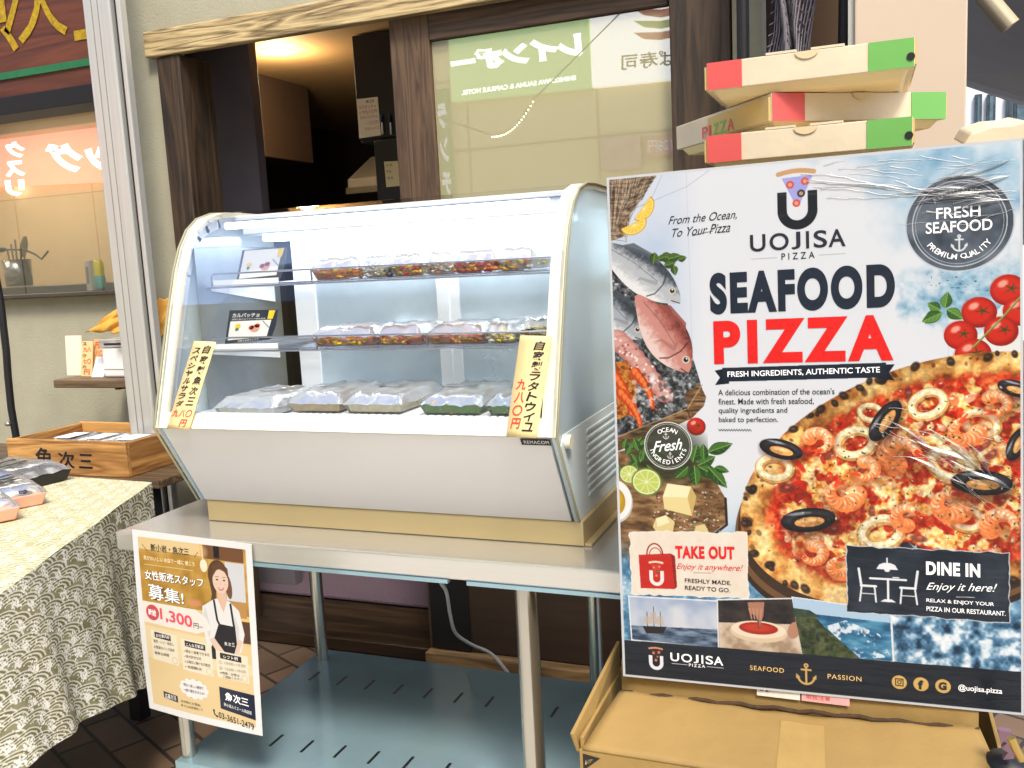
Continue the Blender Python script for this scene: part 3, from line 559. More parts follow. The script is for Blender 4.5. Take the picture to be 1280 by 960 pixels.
def paint_flyer():
    P = Print(297, 420, 1.5, (246, 245, 242))
    P.poly([(14, 14), (282, 14), (282, 404), (14, 404)], (236, 204, 140))
    P.patch([(14, 14), (282, 14), (282, 160), (14, 160)], [(176, 128, 50), (206, 160, 76), (232, 194, 116)], 40, 5, stretch=(3, 1)); P.poly([(14, 14), (170, 14), (170, 46), (14, 46)], (240, 212, 156), .9); P.patch([(14, 40), (190, 40), (190, 158), (14, 158)], [(160, 116, 36), (190, 144, 56), (206, 164, 80)], 30, 6, .8)
    P.poly([(178, 14), (276, 14), (276, 44), (178, 44)], (120, 78, 50)); P.poly([(204, 14), (218, 14), (218, 40), (204, 40)], (30, 26, 26)); P.poly([(230, 46), (276, 46), (276, 130), (230, 130)], (222, 222, 224))
    P.poly([(230, 130), (276, 130), (276, 165), (230, 165)], (196, 146, 84)); P.poly([(262, 170), (282, 170), (282, 220), (262, 220)], (90, 62, 46)); P.poly([(262, 166), (282, 166), (282, 172), (262, 172)], (246, 200, 110))
    P.ell(178, 60, 9, 14, (252, 238, 210)); P.line([(176, 20), (177, 48)], 3, (246, 220, 170)); P.ell(176, 30, 12, 14, (248, 214, 150), al=.5, soft=.8)
    P.poly([(14, 206), (282, 226), (282, 404), (14, 404)], (240, 212, 156)); P.poly([(14, 214), (170, 220), (282, 268), (282, 290), (14, 290)], (250, 238, 206), .4)
    # person in apron
    P.ell(212, 78, 25, 34, (92, 62, 40)); P.poly([(188, 84), (194, 120), (190, 140), (200, 150), (206, 110)], (92, 62, 40)); P.ell(236, 100, 8, 26, (116, 80, 54), -.1)
    P.poly([(168, 150), (196, 132), (214, 126), (236, 132), (258, 150), (268, 200), (258, 240), (240, 258), (206, 262), (172, 232), (166, 190)], (240, 238, 234)); P.poly([(168, 170), (176, 150), (186, 200), (180, 220)], (214, 212, 212), .7); P.poly([(246, 160), (256, 190), (250, 230), (240, 220)], (216, 214, 214), .7)
    P.poly([(206, 110), (228, 110), (230, 132), (220, 158), (208, 132)], (232, 194, 166)); P.ell(217, 90, 19, 26, (242, 210, 186)); P.poly([(198, 82), (200, 58), (218, 48), (236, 60), (238, 84), (228, 68), (212, 62)], (104, 70, 46))
    for u in (209, 226): P.ell(u, 87, 3, 1.7, (50, 34, 30)); P.line([(u - 4, 81), (u + 4, 80)], 1.1, (100, 70, 54))
    P.line([(217, 88), (216, 97), (219, 98)], .9, (214, 170, 146)); P.poly([(209, 103), (218, 105), (226, 102), (222, 109), (214, 110)], (190, 70, 66)); P.poly([(211, 104), (218, 105.5), (224, 103.5), (220, 107), (214, 107)], (250, 246, 244)); P.ell(206, 97, 4, 2.6, (244, 180, 160), al=.5, soft=.8); P.ell(229, 96, 4, 2.6, (244, 180, 160), al=.5, soft=.8)
    k = (34, 32, 38)
    P.line([(198, 134), (203, 176), (210, 190)], 5, k); P.line([(238, 138), (242, 176), (244, 190)], 5, k); P.poly([(206, 184), (246, 186), (250, 260), (186, 262), (184, 240)], k); P.poly([(170, 240), (200, 234), (206, 264), (168, 266)], k)
    P.poly([(180, 222), (192, 216), (230, 262), (222, 274), (206, 262)], (238, 206, 182)); P.poly([(262, 216), (252, 212), (236, 258), (242, 270)], (238, 206, 182)); P.ell(232, 270, 16, 10, (240, 208, 184)); P.ell(236, 276, 22, 8, (236, 232, 228))
    # price band and cards
    P.poly([(14, 158), (150, 160), (176, 176), (186, 200), (150, 214), (14, 206)], (250, 240, 228)); P.ell(38, 182, 17, 18, (214, 84, 88)); P.ell(172, 196, 14, 9, (250, 240, 228), al=.8, soft=.5); P.ell(150, 145, 16, 8, (236, 150, 130), al=.6, soft=.6)
    for (u0, u1, v0, v1) in ((28, 96, 222, 292), (106, 184, 230, 302), (194, 272, 244, 304)):
        P.poly([(u0, v0), (u1, v0 + 4), (u1, v1 + 4), (u0, v1)], (248, 236, 208)); P.poly([(u0 + 10, v0 + 4), (u1 - 16, v0 + 7), (u1 - 16, v0 + 20), (u0 + 10, v0 + 17)], (52, 40, 34))
        P.ring(u1 - 10, v1 - 6, 7, 1.2, (176, 160, 136), .6)
    P.ell(130, 344, 36, 23, (196, 180, 160)); P.ell(130, 344, 34, 21, (250, 246, 240)); 
    for q in range(12): a = q * .5236; P.ell(130 + math.cos(a) * 30, 344 + math.sin(a) * 17, 8, 7, (250, 246, 240))
    P.poly([(196, 326), (283, 332), (283, 388), (196, 376)], (24, 34, 58)); P.poly([(46, 366), (84, 370), (84, 386), (46, 382)], (46, 36, 32))
    P.line([(177, 383), (179, 392), (185, 397)], 3, (30, 28, 30)); P.ell(178, 384, 2.4, 3, (30, 28, 30)); P.ell(185, 396, 3, 2.4, (30, 28, 30))
    P.line([(24, 30), (36, 44)], 1.2, (90, 66, 40)); P.line([(166, 32), (156, 44)], 1.2, (90, 66, 40)); P.line([(26, 74), (150, 74)], 1.2, (248, 234, 200), .8)
    return P

def paint_cloth(w, h, s):
    """crashing waves: olive ground, ribbed white swells and beaded spray"""
    P = Print(w, h, s, (136, 130, 98)); rg = np.random.RandomState(5)
    full = (0, 0, P.W, P.H); P.tex(full, np.ones((P.H, P.W), np.float32), [(116, 110, 76), (142, 136, 102), (162, 156, 124)], value_noise(P.H, P.W, 30 * s, 7) * 1.6 - .3)
    R = 46
    for j in range(int(h / 24) + 3):
        for i in range(int(w / 66) + 3):
            u = i * 66 + (33 if j % 2 else 0) - 40 + rg.randn() * 4; v = j * 24 - 10 + rg.randn() * 3; tl = -.35 + rg.randn() * .08
            for k in range(7):                                             # ribbed swell
                r = R * (1 - k * .125); a = np.linspace(math.pi + .25, 2 * math.pi - .5, 9)
                P.line([(u + math.cos(q + tl) * r, v + math.sin(q + tl) * r * .55) for q in a], 4.2 if k % 2 == 0 else 3.2, (222, 219, 202) if k % 2 == 0 else (104, 100, 66), .92, w2=1.2)
            g = rg.randn()                                                 # torn crest of foam with beads flying off
            for k in range(16):
                t = rg.rand(); P.ell(u + 20 + g * 3 - 4 * t + rg.randn() * (7 - 4 * t), v - 8 - 26 * t + rg.randn() * 2.5, 1.6 + 3.4 * (1 - t) * rg.rand(), 1.3 + 2.2 * (1 - t) * rg.rand(), (238, 236, 225), rg.rand() * 3)
            for k in range(9): P.ell(u + 14 + rg.randn() * 13, v - 26 + rg.randn() * 9, 1.3, 1.3, (240, 238, 228))
            for k in range(3): P.line([(u + 8 + k * 7, v - 12), (u + 15 + k * 5, v - 22 - 3 * k), (u + 13 + k * 8, v - 31)], 3.2, (232, 230, 216), .9, w2=.8)
            P.ell(u - 6, v - 14, 2.6, 2.6, (226, 222, 190)); P.ell(u + 8, v - 4, 1.8, 1.8, (226, 222, 190))
    return P
# ---------------------------------------------------------------- palette
INK = mat("ink_black", (28, 26, 26), .6); INKR = mat("ink_red", (205, 60, 40), .6); INKW = mat("ink_white", (244, 244, 242), .6); INKN = mat("ink_navy", (18, 28, 42), .5, var=.5, scale=60)
WALL = mat("olive_render", (170, 166, 142), .85, var=.16, scale=2.2, bump=.2, bscale=120)
BURNT = wood("charred_wood", (30, 24, 17), (74, 56, 38), 'z', 1.0); BEAM = wood("header_wood", (92, 74, 44), (204, 180, 130), 'x', 1.7); FRAME = wood("brown_stained_wood", (66, 48, 34), (100, 78, 56), 'z', 1.4)
FRAMEX = wood("brown_stained_rail", (56, 42, 30), (92, 70, 50), 'x', 1.4); DARKW = wood("dark_floor_wood", (30, 23, 17), (62, 47, 32), 'x', .6, .4); CRATEY = wood("crate_pine_side", (118, 76, 36), (190, 140, 78), 'y', 1.0); CRATEW = wood("crate_pine", (128, 84, 40), (206, 154, 88), 'x', 1.0)
ALU = mat("aluminium", (204, 203, 196), .36, .4, var=.1, scale=4, stretch=(30, 30, .5)); ALUD = mat("dark_rubber", (30, 28, 26), .7)
STEEL = mat("brushed_steel", (216, 213, 204), .2, .7, var=.05, scale=3, stretch=(.5, 40, 40), rvar=.1); TUBE = mat("steel_tube", (190, 186, 174), .22, .9, var=.12, scale=3, stretch=(1, 1, .4))
FILM = mat("blue_film_steel", (160, 192, 202), .12, .5, var=.22, scale=1.6, rvar=.06)
WHITE = mat("white_enamel", (240, 238, 236), .3, coat=.4); CREAM = mat("cream_plastic", (236, 228, 204), .4); CREAMW = mat("white_ledge", (243, 238, 224), .4); GOLD = mat("beige_plinth", (206, 186, 138), .35, .35, var=.06, scale=3)
BLACK = mat("black_plastic", (22, 22, 24), .5); CHROME = mat("chrome_wire", (186, 186, 190), .18, 1.0)

# ---------------------------------------------------------------- ground and street
def paving():
    m, n, l, b = base_mat("brick_paving"); tc = n.new("ShaderNodeTexCoord"); mp = n.new("ShaderNodeMapping"); l.new(tc.outputs["Object"], mp.inputs[0]); mp.inputs["Rotation"].default_value = (0, 0, .45)
    br = n.new("ShaderNodeTexBrick"); br.inputs["Scale"].default_value = 1; br.inputs["Brick Width"].default_value = .22; br.inputs["Row Height"].default_value = .11; br.inputs["Mortar Size"].default_value = .006
    br.inputs["Color1"].default_value = (*lin((120, 96, 74)), 1); br.inputs["Color2"].default_value = (*lin((96, 78, 62)), 1); br.inputs["Mortar"].default_value = (*lin((52, 44, 36)), 1)
    l.new(mp.outputs[0], br.inputs[0]); nz = n.new("ShaderNodeTexNoise"); nz.inputs["Scale"].default_value = 5; nz.inputs["Detail"].default_value = 8; l.new(mp.outputs[0], nz.inputs[0])
    mr = n.new("ShaderNodeMapRange"); l.new(nz.outputs[0], mr.inputs[0]); mr.inputs[3].default_value = .55; mr.inputs[4].default_value = 1.3
    mx = n.new("ShaderNodeMix"); mx.data_type = 'RGBA'; mx.blend_type = 'MULTIPLY'; mx.inputs[0].default_value = 1; l.new(br.outputs[0], mx.inputs[6]); l.new(mr.outputs[0], mx.inputs[7]); l.new(mx.outputs[2], b.inputs["Base Color"])
    bp = n.new("ShaderNodeBump"); bp.inputs["Strength"].default_value = .6; bp.inputs["Distance"].default_value = .006; l.new(br.outputs[1], bp.inputs["Height"]); bp.invert = True; l.new(bp.outputs[0], b.inputs["Normal"]); b.inputs["Roughness"].default_value = .7
    return m
tag(MB().add([(-60, -40, 0), (60, -40, 0), (60, 60, 0), (-60, 60, 0)], [(0, 1, 2, 3)]).build("ground", paving()), kind="structure")

tag(MB().add([(-60, -9, .004), (60, -9, .004), (60, 1.42, .004), (-60, 1.42, .004)], [(0, 1, 2, 3)]).build("unseen_bounce_street", mat("pale_bounce_paving", (206, 200, 188), .8, var=.1, scale=2, bump=.2, bscale=40)), kind="structure")  # unseen from the camera; made pale to bounce light onto the case front
YW = 2.60                                            # the front of the shop
# floor inside the doorway: two boarded steps and the passage floor
fl = MB(); fl.box((-2.45, 2.62, 0.004), (-.3, 3.02, .05)); fl.box((-2.45, 3.024, .004), (-.3, 6.4, .056))
tag(fl.build("floor", DARKW, bevel=.004), kind="structure")
mat_p = mat("purple_mat", (92, 76, 88), .95, var=.35, scale=160, bump=.6, bscale=260)
z_m = .06
q = [at(*p, 'z', z_m) for p in ((352, 741), (560, 762), (560, 700), (395, 690))]
my = min(q[0].y, q[1].y)
dm = MB().hexa([(-2.45, my, z_m - .003), (-1.0, my, z_m - .003), (-1.0, 4.1, z_m - .003), (-2.45, 4.1, z_m - .003)], [(-2.45, my, z_m + .009), (-1.0, my, z_m + .009), (-1.0, 4.1, z_m + .009), (-2.45, 4.1, z_m + .009)]).build("door_mat", mat_p, bevel=.003)
tag(dm, "purple grey carpet mat on the dark floor inside the doorway", "mat")

# ---------------------------------------------------------------- shop front: render, timber frame, sliding window
t = thing("shop_wall", "olive beige rendered wall round the timber doorway", "wall", (-1, YW, 0))
w = MB(); w.box((-2.45, YW, .0), (-2.262, 2.72, 3.3)); HT = at(205, 34, "y", 2.555).z; w.box((-2.262, YW, HT - .02), (-.335, 2.72, 3.3)); w.box((-.335, YW, 0), (-.258, 2.72, 3.3)); w.build("wall", WALL, t)
t = thing("door_frame", "dark charred timber frame with pale grained header round the doorway", "door frame", (-1.3, YW, 0))
HZ = at(280, 55, "y", 2.555).z; HT = at(205, 34, "y", 2.555).z
box("header", (-2.30, 2.565, HZ), (-.34, 2.598, HT), BEAM, t, .004)
box("jamb", (-2.262, 2.575, .002), (-2.165, 2.74, HZ - .002), BURNT, t, .004)
box("jamb", (-.50, 2.575, .002), (-.34, 2.68, HZ - .002), BURNT, t, .004)
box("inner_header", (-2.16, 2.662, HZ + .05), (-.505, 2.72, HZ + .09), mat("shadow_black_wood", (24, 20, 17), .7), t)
YS = 2.63
def X(px, py, Y=YS): return at(px, py, 'y', Y).x
t = thing("sliding_door", "brown timber sliding door with large pane showing mirrored street signs", "sliding door", (-.9, YS, 0))
sx0, sx1 = X(491, 60), X(540, 60); gx1 = X(838, 60)
DZ = at(500, 22, "y", YS - .02).z; PZ = at(560, 47, "y", YS - .02).z
box("stile", (sx0, YS - .02, .065), (sx1, YS + .028, DZ), FRAME, t, .004)
box("stile", (gx1 + .002, YS - .02, .065), (gx1 + .06, YS + .028, DZ), FRAME, t, .004)
zg = at(640, 40, 'y', YS).z
box("top_rail", (sx1 + .001, YS - .019, PZ), (gx1, YS + .027, DZ - .001), FRAMEX, t, .003)
box("middle_rail", (sx1 + .001, YS - .019, .80), (gx1, YS + .027, .88), FRAMEX, t, .003)
box("bottom_panel", (sx1 + .001, YS - .006, .36), (gx1, YS + .02, .798), mat("dark_panel", (40, 32, 26), .6, var=.3, scale=3, stretch=(8, 8, .6)), t, .002)
box("bottom_rail", (sx1 + .001, YS - .019, .065), (gx1, YS + .027, .355), mat("dark_rail", (66, 50, 36), .6, var=.25, scale=3, stretch=(.6, 8, 8)), t, .003); box("ledge", (sx1 + .001, YS - .03, .3565), (gx1, YS - .007, .37), FRAMEX, t, .002)
box("pane", (sx1 + .001, YS - .004, .882), (gx1, YS + .004, PZ - .002), None, t)
def mirror_pane(name, back, refl):
    m = bpy.data.materials.new(name); m.use_nodes = True; n, l = m.node_tree.nodes, m.node_tree.links; b = n["Principled BSDF"]
    b.inputs["Base Color"].default_value = (*lin(back), 1); b.inputs["Roughness"].default_value = .5
    g = n.new("ShaderNodeBsdfGlossy"); g.inputs["Roughness"].default_value = .0; mx = n.new("ShaderNodeMixShader"); mx.inputs[0].default_value = refl
    l.new(b.outputs[0], mx.inputs[1]); l.new(g.outputs[0], mx.inputs[2]); l.new(mx.outputs[0], n["Material Output"].inputs[0])
    tc = n.new("ShaderNodeTexCoord"); nb = n.new("ShaderNodeTexNoise"); nb.inputs["Scale"].default_value = 2.0; l.new(tc.outputs["Object"], nb.inputs[0])
    bp = n.new("ShaderNodeBump"); bp.inputs["Strength"].default_value = .006; bp.inputs["Distance"].default_value = .01; l.new(nb.outputs[0], bp.inputs["Height"]); l.new(bp.outputs[0], g.inputs["Normal"])
    return m
for c in t.children:
    if c.name.startswith("pane"): c.data.materials.clear(); c.data.materials.append(mirror_pane("blind_backed_glass", (206, 196, 152), .5))
box("stile_shade", (sx0 + .012, YS - .026, .066), (sx1 + .02, YS - .0205, .5), mat("painted_shade_black", (20, 18, 16), .6), t, .002)  # black sheet on the stile foot, standing in for the shade there
box("door_sill", (sx0, 2.57, .002), (-.505, 2.617, .062), wood("sill_wood", (120, 92, 56), (190, 152, 100), 'x', 1), t, .003)

# ---------------------------------------------------------------- inside the doorway
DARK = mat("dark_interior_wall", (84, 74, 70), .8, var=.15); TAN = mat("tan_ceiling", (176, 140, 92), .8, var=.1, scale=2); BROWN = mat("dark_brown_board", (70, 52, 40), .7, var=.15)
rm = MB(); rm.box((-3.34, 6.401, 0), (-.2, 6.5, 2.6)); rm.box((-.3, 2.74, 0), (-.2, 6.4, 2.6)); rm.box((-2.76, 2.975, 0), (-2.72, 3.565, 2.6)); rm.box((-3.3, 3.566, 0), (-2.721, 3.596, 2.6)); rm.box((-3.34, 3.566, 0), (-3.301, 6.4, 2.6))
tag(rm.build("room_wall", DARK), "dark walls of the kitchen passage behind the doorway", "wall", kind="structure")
tag(MB().box((-3.3, 3.6, 2.26), (-.301, 6.4, 2.42)).box((-2.71, 2.981, 2.26), (-.301, 3.599, 2.42)).box((-2.44, 2.741, 2.26), (-.301, 2.98, 2.42)).build("ceiling", TAN), kind="structure")
t = thing("ceiling_light", "round warm downlight glowing in the tan ceiling inside the doorway", "downlight", (0, 0, 0))
c = at(346, 64, 'z', 2.258); t.location = c
MB().lathe((c.x, c.y, 2.259), [(.0, -.002), (.052, -.002)], 24).build("lamp_lens", glow("warm_lamp", (255, 226, 170), 14), t)
MB().lathe((c.x, c.y, 2.259), [(.053, .0), (.053, -.006), (.066, -.004), (.068, 0)], 24).build("trim_ring", WHITE, t)
ld = bpy.data.lights.new("downlight", 'POINT'); ld.energy = 6; ld.color = (1, .78, .48); ld.shadow_soft_size = .05
lo = bpy.data.objects.new("downlight", ld); COL.objects.link(lo); lo.location = (c.x, c.y, 2.17)
xa, xb = X(236, 150, 3.0), X(318, 150, 3.0)
o = box("interior_partition", (xa - .1, 3.0, .06), (xb, 3.05, 2.259), mat("grey_violet_board", (96, 90, 96), .7, var=.12), None, .003); tag(o, "tall grey violet partition just inside the doorway", "partition")
o = box("hanging_cabinet", (-3.1, 3.6, 1.887), (-2.588, 4.0, 2.259), BROWN, None, .004)
tag(o, "dark brown hanging cabinet receding under the tan ceiling", "cabinet")
c0, c1 = at(438, 100, 'y', 3.21), at(496, 172, 'y', 3.21)
t = thing("wall_cabinet", "black wall cabinet beside the door post, menu note stuck on it", "cabinet", (c0.x, 3.25, c1.z)); BLK = mat("black_laminate", (38, 34, 34), .5)
box("carcass", (c0.x, 3.256, c1.z), (c1.x + .25, 3.6, 2.259), BLK, t, .003); box("door", (c0.x + .004, 3.238, c1.z + .01), (c1.x + .246, 3.254, 2.255), BLK, t, .002)
def note(name, quad_px, Y, lines, label, paper=(252, 242, 222), seed=0):
    p = [at(*q, 'y', Y) for q in quad_px]; t = thing(name, label, "paper note", p[3])
    MB().hexa([(v.x, Y + .001, v.z) for v in p], [(v.x, Y, v.z) for v in p]).build("paper", mat(name + "_paper", paper, .8), t)
    def fr(u, v): q = (p[0] * (1 - u) + p[1] * u) * (1 - v) + (p[3] * (1 - u) + p[2] * u) * v; return (q.x, Y - .0012, q.z)
    mb = MB()
    for txt, bx, mi in lines: write(mb, fr, txt, bx, mi)
    mb.build("handwriting", [INK, INKR], t)
    return t
note("menu_note", ((446, 124), (472, 121), (476, 169), (449, 173)), 3.236, [("本日", (.4, .05, .8, .13), 0), ("スパゲッティ", (.08, .18, .9, .27), 1), ("ピザ九八〇円", (.1, .31, .92, .4), 1), ("カルパッチョ", (.12, .44, .9, .53), 1), ("一三〇〇円", (.4, .6, .94, .69), 1), ("ラタトゥイユ", (.3, .75, .95, .84), 1)], "menu note with red handwriting stuck on the black cabinet")
note("shift_note", ((480, 202), (500, 201), (503, 232), (483, 234)), 3.2, [("メモ", (.1, .1, .5, .2), 0), ("予約", (.1, .35, .4, .45), 0), ("注文", (.1, .6, .5, .7), 0)], "small cream note beside the door post below the black cabinet", (240, 220, 170))
bp_ = [at(470, 195, 'y', 3.215), at(512, 260, 'y', 3.215)]
o = box("backing_panel", (bp_[0].x, 3.204, 1.3), (bp_[1].x + .2, 3.23, c1.z - .004), BLK, None, .003); tag(o, "black panel under the wall cabinet holding a cream note", "panel")
for k, (px, lb) in enumerate(((478.5, "blue capped marker clipped beside the red menu note"), (489, "blue capped marker nearer the door post"))):
    p = at(px, 168, 'y', 3.23); t = thing("marker_pen", lb, "marker pen", p, "marker pens on the black cabinet")
    MB().tube([(p.x, p.y, p.z), (p.x, p.y, p.z + .045)], .0042).build("barrel", WHITE, t); MB().tube([(p.x, p.y, p.z + .046), (p.x, p.y, p.z + .062), (p.x, p.y, p.z + .075)], .0058, 0, 10, .0045).build("cap", mat("marker_blue", (24, 42, 86), .4), t)
a, b = at(432, 196, 'y', 4.0), at(478, 236, 'y', 4.0)
t = thing("range_hood", "dull stainless range hood deep inside the kitchen", "range hood", (a.x, 4, b.z))
MB().prism_x([(4.0, b.z), (4.0, b.z + .06), (4.25, a.z + .02), (4.6, a.z + .02), (4.6, b.z)], a.x, b.x + .5).build("hood", STEEL, t, .004); box("lip", (a.x - .004, 3.985, b.z - .012), (b.x + .504, 3.999, b.z + .018), TUBE, t)
o = box("kitchen_counter", (-2.9, 4.3, .06), (-.32, 5.0, .95), mat("dark_counter", (34, 30, 28), .5), None, .006); tag(o, "low dark kitchen counter at the back of the passage", "counter")

# ---------------------------------------------------------------- neighbouring front on the left
YL = 2.86
def pl(px, py, Y=YL): return at(px, py, 'y', Y)
zs_top, zs_bot = pl(60, 350).z, pl(60, 372).z; wx1 = pl(132, 250).x; wz1 = pl(60, 128).z
t = thing("neighbour_front", "olive wall of the neighbouring shop with a wide kitchen window", "shop front", (-3, YL, 0))
w = MB(); w.box((-5.5, YL, 0), (-2.46, 2.97, zs_bot)); w.build("wall", WALL, t)
w = MB(); w.box((-5.5, YL + .02, wz1 + .03), (-2.46, 2.97, 3.3)); w.box((wx1 + .031, YL + .02, zs_bot + .02), (wx1 + .085, 2.97, wz1 + .027)); w.build("upper_wall", BURNT, t)
box("window_sill", (-5.5, YL - .05, zs_bot + .003), (-2.46, YL + .09, zs_bot + .018), mat("dark_sill", (70, 60, 48), .5, var=.2), t, .002)
f = MB(); f.box((-5.5, YL - .008, wz1 - .01), (wx1 + .03, YL + .04, wz1 + .026)); f.box((wx1, YL - .007, zs_bot + .02), (wx1 + .03, YL + .039, wz1 - .012)); f.build("window_frame", mat("grey_alu", (176, 172, 156), .4, .5), t, .003)
def semi_pane(name, tint, refl):
    return glass(name, tint, 1.0) if refl is None else None
m = bpy.data.materials.new("street_reflecting_glass"); m.use_nodes = True; n_, l_ = m.node_tree.nodes, m.node_tree.links; n_.remove(n_["Principled BSDF"])
tr = n_.new("ShaderNodeBsdfTransparent"); gl = n_.new("ShaderNodeBsdfGlossy"); gl.inputs["Roughness"].default_value = 0; mx_ = n_.new("ShaderNodeMixShader"); mx_.inputs[0].default_value = .3
l_.new(tr.outputs[0], mx_.inputs[1]); l_.new(gl.outputs[0], mx_.inputs[2]); l_.new(mx_.outputs[0], n_["Material Output"].inputs[0])
box("window_pane", (wx1 + .086, YL + .03, zs_bot + .019), (-2.46, YL + .034, wz1 + .026), m, t); box("window_pane", (-5.5, YL + .008, zs_bot + .019), (wx1 - .001, YL + .013, wz1 - .011), m, t)
p0, p1 = pl(166, 172, YL), pl(196, 228, YL)
# kitchen seen through that window
PEACH = mat("peach_kitchen_wall", (214, 186, 142), .8, var=.05); kw = MB(); kw.box((-5.6, 4.2, 0), (-3.345, 4.3, 2.5)); kw.box((-5.7, 2.98, 0), (-5.6, 4.2, 2.5)); tag(kw.build("kitchen_wall", PEACH), "peach wall of the kitchen behind the left window", "wall", kind="structure")
o = box("kitchen_worktop", (-5.55, YL + .13, 0), (wx1 + .3, 3.6, zs_bot + .05), mat("dark_worktop", (74, 64, 54), .45, var=.3, scale=3), None, .004); tag(o, "dark worktop behind the kitchen window on the left", "worktop")
ll = bpy.data.lights.new("kitchen_lamp", 'AREA'); ll.energy = 20; ll.size = 1.0; ll.color = (1, .9, .72); lo = bpy.data.objects.new("kitchen_lamp", ll); COL.objects.link(lo); lo.location = (-4.5, 3.3, 2.38)
t = thing("kitchen_lamp_fitting", "white lamp panel over the kitchen behind the left window", "lamp", (-4.3, 3.5, 2.4)); box("housing", (-4.8, 3.2, 2.40), (-3.8, 3.8, 2.45), WHITE, t, .004)
tag(box("kitchen_ceiling", (-5.6, 2.98, 2.46), (-2.78, 4.2, 2.5), mat("grey_ceiling", (120, 112, 98), .8)), kind="structure")
zt = zs_bot + .053; c = at(22, 336, 'y', 3.05)
t = thing("utensil_pot", "steel pot of kitchen utensils behind the left window", "utensil pot", (c.x, 3.05, zt))
MB().lathe((c.x, 3.05, zt), [(.0, .0), (.055, .0), (.06, .12), (.057, .12), (.052, .004)], 24).build("pot", TUBE, t)
for k in range(5): MB().tube([(c.x - .03 + .015 * k, 3.05, zt + .01), (c.x - .05 + .028 * k, 3.05, zt + .17 + .02 * (k % 3))], .004).build("utensil_handle", TUBE, t)
MB().sheet(lambda u, v: (c.x + .045 + .03 * v + (u - .5) * .045 * math.sin(.6 + 2.2 * v), 3.045, zt + .13 + .09 * v), 4, 8).build("spatula", mat("worn_wood", (150, 126, 92), .7), t, 0, .004)
t = thing("ladle", "dark wire ladle leaning out of the pot by the window", "ladle", (c.x, 3.03, zt + .1)); a = [at(*q, 'y', 3.02) for q in ((2, 312), (30, 312), (44, 318), (52, 324), (60, 314))]
MB().tube(a, .0045).build("rod", BLACK, t); MB().lump(a[0], (.02, .02, .012), 0, 1, .05).build("bowl", BLACK, t)
c = at(126, 358, 'y', 2.96); zb = zs_bot + .02
for nm, px, col, h0, lab in (("sauce_bottle", 126, (232, 214, 40), .0, "yellow and teal bottle standing on the left window sill"), ("paper_pack", 114, (206, 200, 186), .0, "narrow white printed pack beside the yellow bottle")):
    p = at(px, 360, 'y', 2.93); t = thing(nm, lab, "bottle" if 'bottle' in nm else "pack", (p.x, 2.93, zb))
    if nm == "sauce_bottle":
        MB().lathe((p.x, 2.93, zb), [(0, 0), (.02, 0), (.022, .01), (.022, .055), (.019, .06)], 16).build("bottle_body", mat("teal_label", (84, 170, 160), .4), t); MB().lathe((p.x, 2.93, zb), [(.02, .0605), (.02, .11), (.014, .125), (0, .126)], 16).build("cap", mat("yellow_cap", (236, 216, 36), .4), t)
    else:
        box("pack_body", (p.x - .014, 2.92, zb), (p.x + .012, 2.945, zb + .125), mat("pale_pack", (214, 208, 196), .6, var=.15, scale=40), t, .002); box("print_panel", (p.x - .009, 2.9185, zb + .03), (p.x + .007, 2.9195, zb + .1), mat("pack_print", (150, 140, 128), .6, var=.6, scale=90), t)
# fascia sign
SB = wood("sign_board", (70, 34, 20), (104, 54, 32), 'x', .5); z0 = pl(60, 122, 2.74).z; zg0, zg1 = pl(60, 91, 2.74).z, pl(60, 82, 2.74).z
t = thing("shop_sign", "brown fascia board with gold brush characters and green stripe", "shop sign", (-3, 2.74, z0))
box("board", (-5.4, 2.74, z0 + .02), (-2.46, 2.84, 3.2), SB, t, .004); box("green_stripe", (-5.4, 2.732, zg0), (-2.461, 2.739, zg1), mat("green_paint", (30, 104, 62), .6, var=.2, scale=30), t)
box("lower_trim", (-5.4, 2.70, z0 - .05), (-2.462, 2.85, z0 + .017), mat("black_trim", (16, 14, 12), .5), t, .003)
mb = MB(); mb2 = MB(); GL = mat("gold_leaf", (206, 170, 40), .35, .5, var=.45, scale=60)
for ch, u0, u1 in (("魚", -62, 22), ("次", 6, 86), ("三", 93, 178)):
    p = [pl(u0, 40, 2.74), pl(u1, 40, 2.74)]; w_ = p[1].x - p[0].x; zb_ = pl((u0 + u1) / 2, {"魚": 72, "次": 52, "三": 44}[ch], 2.74).z
    write(mb, lambda u, v: (u, 2.7365, v), ch, ((p[0].x, zb_ + w_ * 1.1), (p[1].x, zb_ + w_ * 1.1), (p[1].x, zb_), (p[0].x, zb_)), bold=.0)
mb.build("gold_characters", GL, t)
# pole between the two fronts
t = thing("shutter_pole", "tall ribbed aluminium pole left of the glass display case", "pole", (-2.3, 2.4, 0))
px0 = -2.392; box("post", (px0, 2.405, 0), (px0 + .112, 2.44, 3.2), ALU, t, .006)
for k in (.036, .062): box("groove", (px0 + k, 2.4035, .002), (px0 + k + .003, 2.4055, 3.19), mat("grey_groove", (140, 138, 132), .5), t)
box("guide_channel", (px0 + .114, 2.425, 0), (px0 + .132, 2.44, 3.2), ALUD, t); box("outer_lip", (px0 + .133, 2.41, 0), (px0 + .150, 2.44, 3.2), ALU, t, .003)
